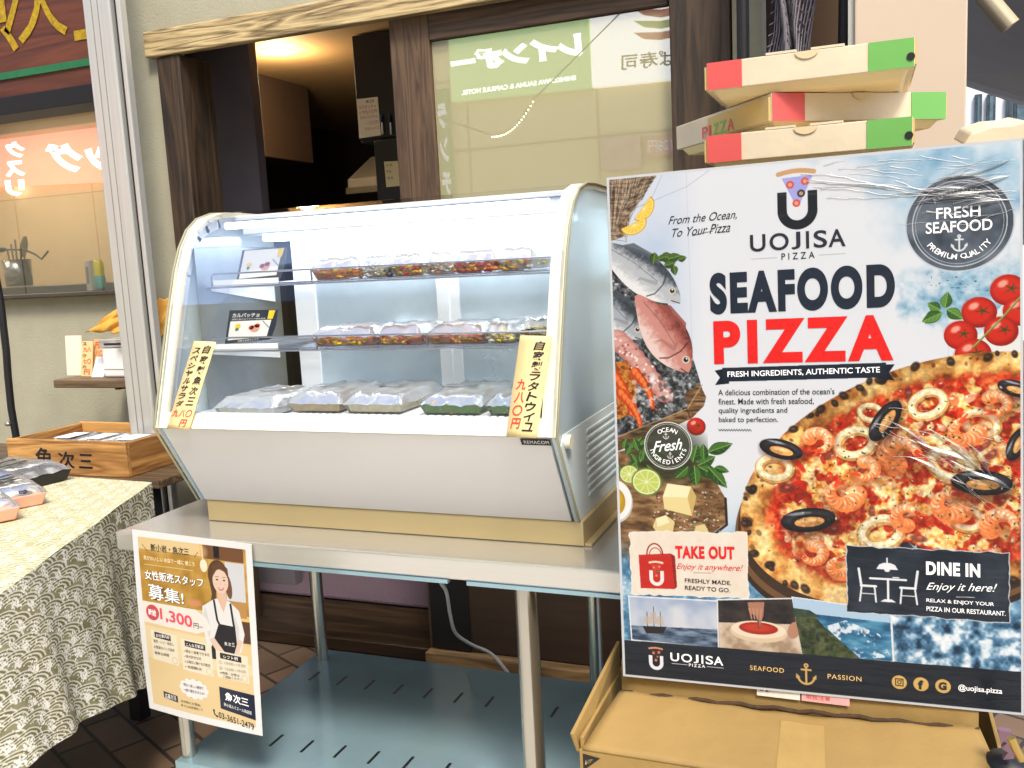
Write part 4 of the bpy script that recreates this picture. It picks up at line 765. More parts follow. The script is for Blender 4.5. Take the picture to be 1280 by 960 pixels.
# wall shelf and what stands on it
a = at(72, 478, 'y', 2.5); t = thing("wall_shelf", "thin dark wooden shelf on a black bracket below the window", "shelf", (a.x, 2.7, a.z)); zs = at(100, 474, 'y', 2.5).z
box("board", (a.x, 2.48, zs - .03), (-2.36, YL - .001, zs), wood("shelf_wood", (58, 44, 30), (112, 90, 64), 'x', 1), t, .004)
bx_ = at(166, 500, 'y', 2.62).x; k_ = MB(); k_.box((bx_, 2.84, zs - .28), (bx_ + .022, YL - .001, zs - .032)); k_.box((bx_, 2.54, zs - .045), (bx_ + .022, 2.838, zs - .032)); k_.build("bracket", BLACK, t)
def standing(name, px0_, px1_, h, Y, col, lab, cat, lean=.0, tk=.004, script=None, zb=None, var=0.0):
    zb = zb or zs; a, b = at(px0_, 470, 'y', Y).x, at(px1_, 470, 'y', Y).x; t = thing(name, lab, cat, ((a + b) / 2, Y, zb + .001)); z = zb + .001
    MB().hexa([(a, Y, z), (b, Y, z), (b, Y + tk, z), (a, Y + tk, z)], [(a + lean, Y + .03, z + h), (b + lean, Y + .03, z + h), (b + lean, Y + .03 + tk, z + h), (a + lean, Y + .03 + tk, z + h)]).build("card", mat(name + "_card", col, .7, var=var, scale=20), t)
    if script:
        mb = MB()
        def fr(u, v): x = a + lean * (1 - v) + (b - a) * u; return (x, Y + .03 * (1 - v) - .0015, z + h * (1 - v))
        for tx, bx2, mi in script: write(mb, fr, tx, bx2, mi, bold=.01)
        mb.build("brushwork", [INK, INKR], t)
    return t
standing("blank_card", 84, 104, .150, 2.60, (232, 214, 190), "pale blank card standing at the left end of the shelf", "card", -.02, .004, None)
standing("price_card", 101, 115, .130, 2.57, (226, 190, 132), "tan card with red and black brush writing on the shelf", "price card", -.008, .004, [("ス", (.1, .03, .5, .12), 0), ("九八", (.2, .16, .9, .3), 1), ("ク", (.1, .36, .5, .46), 0), ("七〇", (.2, .5, .9, .64), 1), ("カ", (.1, .68, .5, .77), 0), ("円", (.3, .8, .8, .94), 1)])
standing("price_card", 116, 130, .135, 2.59, (206, 168, 116), "brown card with red writing behind the clear holder", "price card", -.006, .004, [("円九", (.2, .06, .9, .24), 1), ("八〇", (.2, .3, .9, .46), 1)])
standing("card_holder", 114, 129, .072, 2.55, (226, 226, 224), "small grey card holder on the shelf", "card holder", .004, .006)
a = at(133, 470, 'y', 2.55); b_ = at(172, 470, 'y', 2.55); t = thing("receipt_printer", "white receipt printer box under the yellow paper bag", "printer", (a.x, 2.55, zs + .001)); z = zs + .002
box("body", (a.x, 2.54, z), (b_.x, 2.68, z + .108), WHITE, t, .006); box("lid", (a.x - .004, 2.536, z + .110), (b_.x + .004, 2.682, z + .139), WHITE, t, .005); box("slot", (a.x + .02, 2.5335, z + .119), (b_.x - .004, 2.535, z + .126), BLACK, t); box("base_seam", (a.x + .004, 2.5385, z + .028), (b_.x - .004, 2.5395, z + .031), mat("seam_grey", (170, 168, 164), .5), t)
YB = mat("yellow_kraft", (216, 158, 62), .7, var=.18, scale=9, bump=.5, bscale=22); t0 = [at(*q, 'y', 2.5) for q in ((106, 414), (150, 376), (208, 374), (212, 408), (199, 426), (158, 416))]
rg = random.Random(9)
def bag(u, v):
    top = [t0[1] * (1 - u) + t0[2] * u, None][0]; p = t0[0] * (1 - u) ** 1 + t0[4] * u if v > .999 else None
    lo_ = (t0[0] * (1 - u) + t0[5] * u) if u < .5 else (t0[5] * (2 - 2 * u) + t0[4] * (2 * u - 1))
    if u < .5: lo_ = t0[0] * (1 - 2 * u) + t0[5] * (2 * u)
    q = top * (1 - v) + lo_ * v
    return (q.x, 2.50 + .06 * (1 - v) + .012 * math.sin(u * 21 + v * 9) * v + .006 * math.sin(u * 47), q.z + .004 * math.sin(u * 33 + v * 5))
o = MB().sheet(bag, 26, 14).build("paper_bag", YB, None, 0, .004); tag(o, "crumpled orange yellow paper bag lying over the white printer", "paper bag")
# black cable at the far left
cp = [at(*q, 'y', 2.5) for q in ((-8, 330), (1, 380), (8, 440), (10, 470), (14, 510), (20, 545), (22, 570))]
t = thing("black_strap", "black strap hanging down at the far left by the olive wall", "strap", cp[-1]); MB().tube([(q.x, q.y, q.z) for q in cp], .0135, 0, 8).build("strap", BLACK, t); q = at(10, 530, 'y', 2.48); MB().lump(q, (.012, .012, .009), 0, 2, .05).build("snap_button", TUBE, t)

# ---------------------------------------------------------------- wooden tray box and bench
ZB = .748
t = thing("side_bench", "dark board bench holding the wooden tray box", "bench", (-2.5, 2.3, 0)); box("top", (-3.3, 2.1, ZB - .026), (-2.0, 2.52, ZB - .001), wood("bench_wood", (56, 42, 28), (104, 82, 56), 'x', 1), t, .003)
for x in (-3.25, -2.06):
    for y in (2.13, 2.47): box("leg", (x - .02, y - .02, .001), (x + .02, y + .02, ZB - .027), BLACK, t)
bx0, bx1, by0, by1, bh = -2.634, -2.128, 2.115, 2.43, .112
t = thing("wooden_tray_box", "shallow pine tray box with black brush characters on its front", "tray box", (bx0, by0, ZB))
box("front_board", (bx0, by0, ZB), (bx1, by0 + .016, ZB + bh), CRATEW, t, .002); box("back_board", (bx0, by1 - .016, ZB), (bx1, by1, ZB + bh), CRATEW, t, .002)
box("side_board", (bx0 + .001, by0 + .017, ZB), (bx0 + .017, by1 - .017, ZB + bh - .003), CRATEY, t, .002); box("side_board", (bx1 - .017, by0 + .017, ZB), (bx1 - .001, by1 - .017, ZB + bh - .003), CRATEY, t, .002); box("floor_board", (bx0 + .018, by0 + .018, ZB + .001), (bx1 - .018, by1 - .018, ZB + .012), CRATEW, t)
mb = MB(); fr = lambda u, v: (u, by0 - .0008, v)
for ch, p0_, p1_ in (("魚", (41, 559), (67, 587)), ("次", (70, 564), (95, 586)), ("三", (97, 567), (117, 586))):
    a, b = at(*p0_, 'y', by0), at(*p1_, 'y', by0); write(mb, fr, ch, ((a.x, a.z), (b.x, a.z), (b.x, b.z), (a.x, b.z)), bold=.018, shear=.12)
mb.build("brush_characters", INK, t)
rg = random.Random(4); lidg = glass("clear_lid", (244, 246, 246), 1.0, .22, (236, 240, 244), .2, .12, 40)
foods = {k: mat("food_" + k, c, .5, var=.25, scale=50) for k, c in dict(orange=(246, 146, 30), yellow=(252, 208, 40), red=(222, 62, 36), pink=(246, 158, 130), white=(240, 234, 222), green=(96, 140, 50), tan=(216, 188, 138), dark=(70, 60, 66), cream=(240, 226, 186)).items()}
for k, (x, y, lab) in enumerate(((-2.50, 2.27, "clear pack in the tray box nearest its left side"), (-2.37, 2.27, "clear pack in the middle of the tray box"), (-2.23, 2.27, "white labelled pack in the tray box beside its right side"))):
    t = thing("food_pack", lab, "food pack", (x, y, ZB + .013), "packs in the wooden tray box"); z = ZB + .013
    box("tray", (x - .055, y - .11, z), (x + .055, y + .11, z + .03), [BLACK, WHITE, WHITE][k % 3], t, .004); mb = MB()
    for j in range(9): mb.lump((x + rg.uniform(-.035, .035), y + rg.uniform(-.08, .08), z + .036), (.02, .022, .014), rg.randrange(3), j)
    mb.build("filling", [foods['tan'], foods['white'], foods['green']], t); MB().sheet(lambda u, v: (x - .056 + .112 * u, y - .112 + .224 * v, z + .031 + .05 * min(1, 6 * min(u, 1 - u), 6 * min(v, 1 - v)) + .004 * math.sin(u * 31 + k) * math.sin(v * 23)), 14, 20).build("lid", lidg, t)
    box("label", (x - .03, y - .06, z + .0855), (x + .034, y + .03, z + .0865), mat("white_label", (236, 234, 228), .6), t)

# ---------------------------------------------------------------- cloth-covered table on the left
A = np.array([-1.966, 2.04]); d = np.array([.42, -.906]); B = A + d * 1.3; ZT = CZ - .60
t = thing("cloth_table", "table under an olive and white wave-patterned cloth at the left", "table", (-2.3, 1.4, 0))
P = paint_cloth(800, 376, 1.45)
def drop(s, q):
    x = A[0] + d[0] * 1.3 * s; y = A[1] + d[1] * 1.3 * s; out = .012 * np.sin(s * 19 + 1) * q + .006 * np.sin(s * 43) * q + .06 * q
    bz = .236 + .215 * np.clip(s / .75, 0, 1); yb = y - .13 * (1 - s) * q * 0
    n_ = np.array([.907, .42]); back = -.0 * q
    rx = .22 * q * (1 - s) ** 3                                              # the free end hangs in towards the front
    return np.stack([x + n_[0] * out + d[0] * rx, y + n_[1] * out + d[1] * rx, ZT - (ZT - bz) * q], -1)
CL = printed("cloth_print", .85); print_sheet("cloth_drop", P, drop, CL, t, 1.0)
P_sunlit = paint_cloth(960, 790, .65); P_sunlit.a = P_sunlit.a * .0 + P_sunlit.a * .5 + np.array([.47, .455, .36]) * 1.0 * .98  # pattern washed with cream: sunlight on the top is put into the colour
C2 = np.array([-3.2, 2.095]); D2 = np.array([-3.2, .86])
def topc(s, q):
    e = 1 - q; a = C2[None] * (1 - s)[:, None] + A[None] * s[:, None]; b = D2[None] * (1 - s)[:, None] + B[None] * s[:, None]
    p = a * (1 - q)[:, None] + b * q[:, None]; return np.stack([p[:, 0], p[:, 1], ZT + .0015 * np.sin(s * 30) * np.sin(q * 22) + .0005], -1)
print_sheet("cloth_top", P_sunlit, topc, CL, t, .95)
MB().hexa([(C2[0], C2[1], ZT - .03), (D2[0], D2[1], ZT - .03), (B[0] - .02, B[1], ZT - .03), (A[0] - .012, A[1] - .004, ZT - .03)], [(C2[0], C2[1], ZT - .004), (D2[0], D2[1], ZT - .004), (B[0] - .02, B[1], ZT - .004), (A[0] - .012, A[1] - .004, ZT - .004)]).build("table_top", BLACK, t)
lg = at(176, 897, 'z', 0)
for x, y in ((lg.x, lg.y), (-1.50, 1.0), (-3.1, 1.95), (-3.1, .95)): box("leg", (x - .022, y - .022, .001), (x + .022, y + .022, ZT - .031), BLACK, t, .003)
# trays of food on it
PINK = mat("salmon_tray", (238, 178, 150), .5); z = ZT + .003
trays = [((8, 598), BLACK, "black lidded food tray at the back of the wave cloth"), ((24, 607), PINK, "pink food tray in front of the black tray"), ((4, 620), PINK, "pink food tray nearest the table edge at left"), ((40, 600), BLACK, "black tray end nearest the wooden box")]
def food_tray(c, w, dp, m, lab, rot, seed):
    t = thing("food_tray", lab, "food tray", (c[0], c[1], z), "lidded trays on the wave cloth"); cs, sn = math.cos(rot), math.sin(rot)
    R2 = lambda x, y, zz: (c[0] + x * cs - y * sn, c[1] + x * sn + y * cs, zz)
    ring = lambda k, zz: [R2(sx * (w / 2 - k), sy * (dp / 2 - k), zz) for sx, sy in ((-1, -1), (1, -1), (1, 1), (-1, 1))]
    MB().hexa(ring(.012, z), ring(0, z + .034)).build("tray", m, t, .004); mb = MB(); rg = random.Random(seed)
    for j in range(16): mb.lump(R2(rg.uniform(-w * .36, w * .36), rg.uniform(-dp * .36, dp * .36), z + .038), (.026, .022, .011), rg.randrange(4), j)
    mb.build("filling", [foods['tan'], foods['dark'], foods['cream'], foods['white']], t)
    MB().sheet(lambda u, v: R2((u - .5) * w * 1.02, (v - .5) * dp * 1.02, z + .035 + .026 * min(1, 7 * min(u, 1 - u), 7 * min(v, 1 - v)) + .003 * math.sin(u * 29 + seed) * math.sin(v * 21)), 16, 12).build("lid", lidg, t)
    mb = MB()
    for j in range(3): a_ = R2(-w * .2 + j * w * .2, -dp * .1, z + .0665); mb.box((a_[0] - .02, a_[1] - .05, z + .066), (a_[0] - .004, a_[1] + .05, z + .067))
    mb.build("label", mat("dark_label", (54, 50, 44), .6), t)
cc = at(18, 606, 'z', z); food_tray((cc.x - .03, cc.y + .02), .30, .20, BLACK, "black lidded food tray nearest the wooden tray box", -.15, 1)
cc = at(28, 629, 'z', z); food_tray((cc.x - .035, cc.y - .01), .20, .15, PINK, "pink food tray just in front of the black tray", -.5, 2)
cc = at(-8, 648, 'z', z); food_tray((cc.x - .03, cc.y - .01), .19, .15, PINK, "pink food tray at the photo's left edge, nearest the camera", -.5, 3)

# ---------------------------------------------------------------- stainless work table
TZ = CZ - .556; tx0, tx1, ty0, ty1 = -1.555, .06, 1.488, 2.11
t = thing("work_table", "long stainless steel work table under the display case", "work table", (-.9, 1.8, 0))
MB().box((tx0, ty0, TZ - .042), (tx1, ty1, TZ)).build("table_top", STEEL, t, .004)
box("film_edge", (tx0 + .09, ty0 - .0015, TZ - .050), (-.74, ty0 + .012, TZ - .0425), FILM, t); box("film_edge", (-.70, ty0 - .0015, TZ - .050), (tx1 - .02, ty0 + .012, TZ - .0425), FILM, t)
for x, y, r in ((-1.452, 1.53, .0165), (-.598, 1.53, .0215), (-1.432, 2.055, .0175), (-.624, 2.055, .0175), (.02, 1.53, .02), (.02, 2.05, .02)):
    mb = MB(); mb.tube([(x, y, .02), (x, y, TZ - .043)], r, 0, 20); mb.build("leg", TUBE, t); MB().lathe((x, y, .001), [(0, 0), (r * 1.1, 0), (r * 1.1, .012), (r * .7, .019), (0, .019)], 16).build("rubber_foot", BLACK, t)
SZ = CZ - 1.095; sh = MB()
sh.prism_x([(1.50, SZ - .03), (1.50, SZ), (2.115, SZ), (2.115, SZ - .03), (2.10, SZ - .03), (2.10, SZ - .0025), (1.515, SZ - .0025), (1.515, SZ - .03)], -1.468, .05); so = sh.build("bottom_shelf", FILM, t, .0015)
for px, py in ((393, 845), (427, 851), (462, 856), (498, 861.5), (535, 866.5), (573, 872), (612, 877), (693, 890), (345.5, 925.6), (384, 933), (425, 939.5), (467, 947), (510, 953.8), (557, 962), (604, 970)):
    c = at(px, py, 'z', SZ); MB().box((c.x - .0035, c.y - .026, SZ - .001), (c.x + .0035, c.y + .026, SZ + .0008)).build("slot", BLACK, so)
so2 = None
# the cord
cd = [at(548, 716, 'y', 2.06), at(558, 740, 'y', 2.08), at(563, 770, 'y', 2.12), at(570, 792, 'y', 2.16), at(590, 806, 'y', 2.2), at(612, 816, 'y', 2.22), at(628, 832, 'y', 2.2), at(642, 856, 'y', 2.2)]
cd = [Vector((cd[0].x, cd[0].y, TZ - .06))] + cd + [Vector((cd[-1].x + .02, 2.2, .06)), Vector((cd[-1].x + .1, 2.22, .008)), Vector((cd[-1].x + .4, 2.3, .008))]
def smooth(P, n=6):
    out = []
    for i in range(len(P) - 1):
        a, b, c, e = P[max(i - 1, 0)], P[i], P[i + 1], P[min(i + 2, len(P) - 1)]
        for k in range(n): s = k / n; out.append(.5 * ((2 * b) + (c - a) * s + (2 * a - 5 * b + 4 * c - e) * s * s + (3 * b - a - 3 * c + e) * s ** 3))
    return out + [P[-1]]
tag(MB().tube(smooth(cd), .005, 0, 8).build("power_cord", mat("white_cord", (222, 220, 214), .5)), "white power cord hanging behind the work table to the floor", "power cord")
# recruitment flyer
p = [np.array(at(*q, 'y', yy)) for q, yy in (((165, 662), 1.484), ((314, 680), 1.484), ((328, 920), 1.462), ((187, 885), 1.47))]
t = thing("flyer", "recruitment flyer with a woman in apron hung on the table edge", "flyer", p[3])
def fly(s, q):
    s = np.asarray(s, float)[..., None] if np.ndim(s) else s; q = np.asarray(q, float)[..., None] if np.ndim(q) else q
    r = (p[0] * (1 - s) + p[1] * s) * (1 - q) + (p[3] * (1 - s) + p[2] * s) * q
    bow = -.012 * np.sin(np.pi * q) * (1 - s) - .006 * np.sin(np.pi * s) * q
    return r + np.array([bow * 1.0, bow * 0, bow * 0]).T.reshape(r.shape) * np.array([-.6, 0, 0]) + (np.array([0, 1, 0]) * bow if np.ndim(bow) else np.array([0, bow, 0]))
PF = Print.__new__(Print)
pf = paint_flyer(); print_sheet("printed_sheet", pf, fly, printed("flyer_print", .3, .25), t)
MB().sheet(lambda u, v: tuple(fly(1 - u, v) + np.array([0, .0012, 0])), 10, 14).build("backing", WHITE, t)
def ffr(u, v): r = fly(u / 297, v / 420); return tuple(r + np.array([0, -.0007, 0]))
mb = MB(); w_ = lambda s, bx, mi=0, **k: write(mb, ffr, s, bx, mi, **k)
w_("新小岩・魚次三", (46, 26, 144, 42), 0, bold=.012); w_("魚がおいしい お店で一緒に 働こう", (26, 54, 156, 64), 4)
write(mb, ffr, "女性販売スタッフ", ((27, 87), (176, 89), (176, 109), (28, 108)), 0, bold=.03); write(mb, ffr, "募集!", ((33, 116), (124, 124), (124, 154), (34, 152)), 0, bold=.025)
mb2 = MB(); write(mb2, lambda u, v: tuple(np.array(ffr(u, v)) + np.array([0, -.0004, 0])), "女性販売スタッフ", ((26, 86), (175, 88), (175, 108), (27, 107)), 1, bold=.01); write(mb2, lambda u, v: tuple(np.array(ffr(u, v)) + np.array([0, -.0004, 0])), "募集!", ((32, 115), (123, 123), (123, 153), (33, 151)), 1, bold=.005)
w_("時給", (28, 174, 48, 190), 1, bold=.01); w_("1,300", ((58, 168), (140, 176), (140, 206), (58, 198)), 2, bold=.02); w_("円~", (143, 190, 166, 202), 0)
for s, bx in (("お仕事内容", (42, 229, 78, 237)), ("こんな方歓迎", (120, 238, 164, 246)), ("シフト例", (212, 252, 248, 260))): w_(s, bx, 1)
for k, s in enumerate(("販売・レジ・品出し", "お惣菜のパック詰め", "簡単な調理")): w_(s, (34, 244 + 14 * k, 88 - 16 * (k == 2), 251 + 14 * k), 0)
for k, s in enumerate(("✓明るく接客できる方", "✓魚が好きな方", "✓土曜日に働ける方歓迎", "✓未経験OK")): w_(s, (112, 254 + 12 * k, 178 - 22 * (k % 2), 261 + 12 * k), 0)
for k, s in enumerate(("① 10:00~15:00", "② 15:00~19:00")): w_(s, (200, 266 + 13 * k, 266, 273 + 13 * k), 3)
for k, s in enumerate(("※時間・日数は", "ご相談ください")): w_(s, (202 + 6 * k, 290 + 8 * k, 250 + 6 * k, 296 + 8 * k), 0)
w_("明るく楽しい職場で", (104, 334, 156, 341), 0); w_("一緒に働きませんか?", (102, 346, 158, 353), 0); w_("応募方法", (50, 370, 80, 382), 1); w_("お気軽にお電話、", (92, 376, 146, 382), 0); w_("または店頭にて", (92, 386, 150, 392), 0)
write(mb, ffr, "魚次三", ((210, 335), (268, 341), (268, 361), (210, 354)), 1, bold=.02); write(mb, ffr, "新小岩ルミエール商店街", ((206, 360), (274, 369), (274, 377), (206, 368)), 1); write(mb, ffr, "03-3651-2479", ((190, 384), (278, 396), (278, 411), (190, 398)), 0, bold=.012)
for k, ch in enumerate("魚次三"): w_(ch, (218 + 9 * k, 222, 225 + 9 * k, 230), 1)
mb.build("lettering", [INK, INKW, mat("ink_rose", (206, 70, 86), .5), mat("ink_grey", (140, 130, 116), .5), mat("ink_cream", (246, 228, 186), .5)], t); mb2.build("headline_lettering", [INK, INKW], t)

# ---------------------------------------------------------------- refrigerated display case
cx0, cx1, cy1 = -1.411, -.511, 1.955
prof = [(1.603, -.505), (1.492, -.318), (1.514, -.25), (1.545, -.15), (1.574, -.06), (1.598, .01), (1.622, .06), (1.652, .10), (1.69, .126), (1.74, .139), (1.80, .142), (1.955, .138)]
prof = [(y, CZ + z) for y, z in prof]; zl = CZ - .505; zf = CZ - .305
t = thing("display_case", "white countertop refrigerated display case with curved glass front", "display case", (-.96, 1.7, TZ))
box("plinth", (-1.395, 1.607, TZ + .001), (-.503, 1.935, zl - .001), GOLD, t, .002); box("plinth_flange", (-.502, 1.61, TZ + .001), (-.488, 1.935, TZ + .006), GOLD, t)
inx0, inx1 = cx0 + .014, cx1 - .014
MB().hexa([(inx0, 1.603, zl), (inx1, 1.603, zl), (inx1, 1.618, zl), (inx0, 1.618, zl)], [(inx0, 1.494, CZ - .319), (inx1, 1.494, CZ - .319), (inx1, 1.515, CZ - .319), (inx0, 1.515, CZ - .319)]).build("front_panel", WHITE, t, .0015)
MB().prism_x([(1.490, CZ - .318), (1.503, CZ - .288), (1.525, CZ - .288), (1.53, CZ - .318)], inx0, inx1).build("front_ledge", CREAMW, t, .002)
bd = MB(); bd.box((inx0 + .003, 1.62, zl + .002), (inx0 + .012, 1.95, zf - .012)); bd.box((inx1 - .012, 1.62, zl + .002), (inx1 - .003, 1.95, zf - .012)); bd.box((inx0 + .0125, 1.94, zl + .002), (inx1 - .0125, 1.95, zf - .012)); bd.build("body_side", WHITE, t)
lv = MB()
for k in range(9): z_ = zl + .03 + k * .016; lv.box((cx1 + .0005, 1.68, z_), (cx1 + .002, 1.90, z_ + .006))
lv.build("vent_louvre", mat("pale_blue_skirt", (224, 239, 244), .4), t)
MB().prism_x([(1.606, zl), (1.515, CZ - .345), (1.535, CZ - .322), (1.953, CZ - .322), (1.953, zl)], cx1 - .0015, cx1).build("side_skirt", mat("pale_blue_panel", (228, 242, 246), .35), t)
box("floor_pan", (inx0 + .002, 1.506, zf - .01), (inx1 - .002, 1.948, zf), mat("white_tray", (222, 228, 236), .3), t)
SG = glass("case_side_glass", (222, 240, 246), .6, .68, (238, 249, 252)); CG = glass("case_front_glass", (250, 253, 255), .42)
for x0_, x1_ in ((cx0 + .002, cx0 + .008), (cx1 - .008, cx1 - .002)):
    sp = MB().prism_x([(y, z) for y, z in prof] + [(cy1, zl)], x0_, x1_).build("side_panel", SG, t)
    tr_ = MB(); xm0, xm1 = (cx0 - .001, cx0 + .024) if x0_ < -1 else (cx1 - .028, cx1 + .001)
    P_ = prof[1:]
    for (ya, za), (yb, zb_) in zip(P_[:-1], P_[1:]):
        dv = Vector((yb - ya, zb_ - za)).normalized(); nn = Vector((dv.y, -dv.x)) * .011
        tr_.add([(xm0, ya, za), (xm1, ya, za), (xm1, ya + nn.x, za + nn.y), (xm0, ya + nn.x, za + nn.y), (xm0, yb, zb_), (xm1, yb, zb_), (xm1, yb + nn.x, zb_ + nn.y), (xm0, yb + nn.x, zb_ + nn.y)], [(0, 1, 5, 4), (1, 2, 6, 5), (2, 3, 7, 6), (3, 0, 4, 7), (0, 3, 2, 1), (4, 5, 6, 7)])
    tr_.build("side_trim", CREAM, sp)
    e = MB(); xo = cx0 - .003 if x0_ < -1 else cx1 + .0035
    e.tube([(xo, y - .003, z) for y, z in prof], .0026, 0, 6); e.build("edge_seal", mat("olive_seal", (150, 148, 120), .5), sp)
    xw = inx0 + .012 if x0_ < -1 else inx1 - .012
    if x0_ < -1:
        fi = MB(); P2_ = prof[1:-1]
        for (ya, za), (yb, zb_) in zip(P2_[:-1], P2_[1:]):
            dv = Vector((yb - ya, zb_ - za)).normalized(); nn = Vector((dv.y, -dv.x)); o0, o1 = nn * .012, nn * .034; x_ = cx0 + .0095
            fi.add([(x_, ya + o0.x, za + o0.y), (x_ + .004, ya + o0.x, za + o0.y), (x_ + .004, ya + o1.x, za + o1.y), (x_, ya + o1.x, za + o1.y), (x_, yb + o0.x, zb_ + o0.y), (x_ + .004, yb + o0.x, zb_ + o0.y), (x_ + .004, yb + o1.x, zb_ + o1.y), (x_, yb + o1.x, zb_ + o1.y)], [(0, 1, 5, 4), (1, 2, 6, 5), (2, 3, 7, 6), (3, 0, 4, 7)])
        fi.build("inner_frame", WHITE, sp)
gp = prof[1:11]
def curve_glass(u, v):
    k = v * (len(gp) - 1); i = min(int(k), len(gp) - 2); f_ = k - i; return (cx0 + .024 + (cx1 - cx0 - .045) * u, gp[i][0] * (1 - f_) + gp[i + 1][0] * f_ + .004, gp[i][1] * (1 - f_) + gp[i + 1][1] * f_)
MB().sheet(curve_glass, 1, 54).build("curved_glass", CG, t)
box("top_panel", (cx0 + .01, 1.795, CZ + .122), (cx1 - .01, 1.953, CZ + .134), WHITE, t, .002); box("lamp_housing", (inx0 + .02, 1.80, CZ + .088), (inx1 - .02, 1.95, CZ + .121), mat("lamp_housing", (240, 242, 246), .3), t, .003)
MB().box((inx0 + .05, 1.83, CZ + .072), (inx1 - .05, 1.90, CZ + .086)).build("lamp_tube", glow("cool_led", (236, 246, 255), 6.0), t, .005)
MB().tube([(inx0 + .05, 1.705, CZ + .106), (inx1 - .05, 1.705, CZ + .106)], .008, 0, 10).build("lamp_tube", glow("front_led", (244, 249, 255), 2.6), t)
rd = t
GR = mat("frosted_grey_door", (208, 220, 226), .25, .35, var=.16, scale=5, rvar=.08)
for k, (a_, b_) in enumerate(((-1.33, -.905), (-.93, -.53))):
    y_ = 1.926 + .012 * k; dr = box("rear_door", (a_ + .03, y_, zf + .01), (b_ - .03, y_ + .004, CZ + .083), GR, t)
    for x_, w2 in ((a_, .06 if k == 0 else .045), (b_ - .032, .03)): box("door_stile", (x_, y_ - .005, zf + .002), (x_ + w2, y_ + .007, CZ + .0865), WHITE, dr, .001)
box("left_liner", (inx0 + .004, 1.64, zf + .002), (inx0 + .008, 1.945, CZ + .06), mat("steel_liner", (150, 156, 160), .4, .8, var=.25, scale=4), t)
for sz_, sy in ((CZ - .026, 1.672), (CZ - .168, 1.65)):
    ws = MB(); x0_, x1_ = inx0 + .02, inx1 - .012
    for k in range(15): y_ = sy + (1.90 - sy) * k / 14; ws.tube([(x0_, y_, sz_), (x1_, y_, sz_)], .0014, 0, 5)
    for k in range(7): x_ = x0_ + (x1_ - x0_) * k / 6; ws.tube([(x_, sy, sz_ - .003), (x_, 1.905, sz_ - .003)], .0022, 0, 5)
    so_ = ws.build("wire_shelf", CHROME, t)
    gr_ = MB(); zt_ = sz_ + .026; gr_.tube([(x0_ + .004, sy - .002, sz_), (x0_ + .004, sy - .002, zt_ - .006), (x0_ + .01, sy - .002, zt_), (x1_ - .012, sy - .002, zt_), (x1_ - .006, sy - .002, zt_ - .006), (x1_ - .006, sy - .002, sz_)], .0023, 0, 6); gr_.tube([(x0_ - .01, sy - .002, sz_ - .004), (x1_ + .006, sy - .002, sz_ - .004)], .0026, 0, 6)
    for px in (390, 529): x_ = at(px, 345, 'y', sy).x; gr_.tube([(x_, sy - .002, sz_), (x_, sy - .002, zt_)], .0022, 0, 5)
    gr_.build("guard_rail", CHROME, so_)
    for xx in (inx0 + .009, inx1 - .014): MB().prism_x([(sy + .01, sz_ - .012), (sy + .01, sz_ - .004), (1.915, sz_ - .004), (1.915, sz_ - .05)], xx, xx + .004).build("shelf_bracket", WHITE, so_)
    box("price_strip", (inx0 + .022, sy - .001, sz_ - .003), (inx0 + .2, sy + .002, sz_ + .012), WHITE, so_)
c = at(707, 552, 'x', cx1); MB().tube([(cx1 + .0005, c.y, c.z), (cx1 + .012, c.y, c.z)], .013, 0, 18).build("door_latch", CREAM, t, .002)
mb = MB(); b0, b1 = at(651, 548, 'y', 1.497), at(688.5, 557.5, 'y', 1.497); dz = .0
def onpanel(x, z): f_ = (CZ - .319 - z) / (.505 - .319); return (x, 1.494 + (1.603 - 1.494) * f_, z)
q = [onpanel(b0.x, b0.z), onpanel(b1.x, b0.z), onpanel(b1.x, b1.z), onpanel(b0.x, b1.z)]; bo = MB().hexa([(v[0], v[1] - .001, v[2]) for v in q], [(v[0], v[1] - .003, v[2]) for v in q]).build("maker_badge", BLACK, t)
write(mb, lambda u, v: (lambda w: (w[0], w[1] - .0036, w[2]))(onpanel(u, v)), "REMACOM", ((b0.x + .006, b0.z - .003), (b1.x - .003, b0.z - .003), (b1.x - .003, b1.z + .003), (b0.x + .006, b1.z + .003)), bold=.0, space=1.1); mb.build("lettering", INKW, bo)

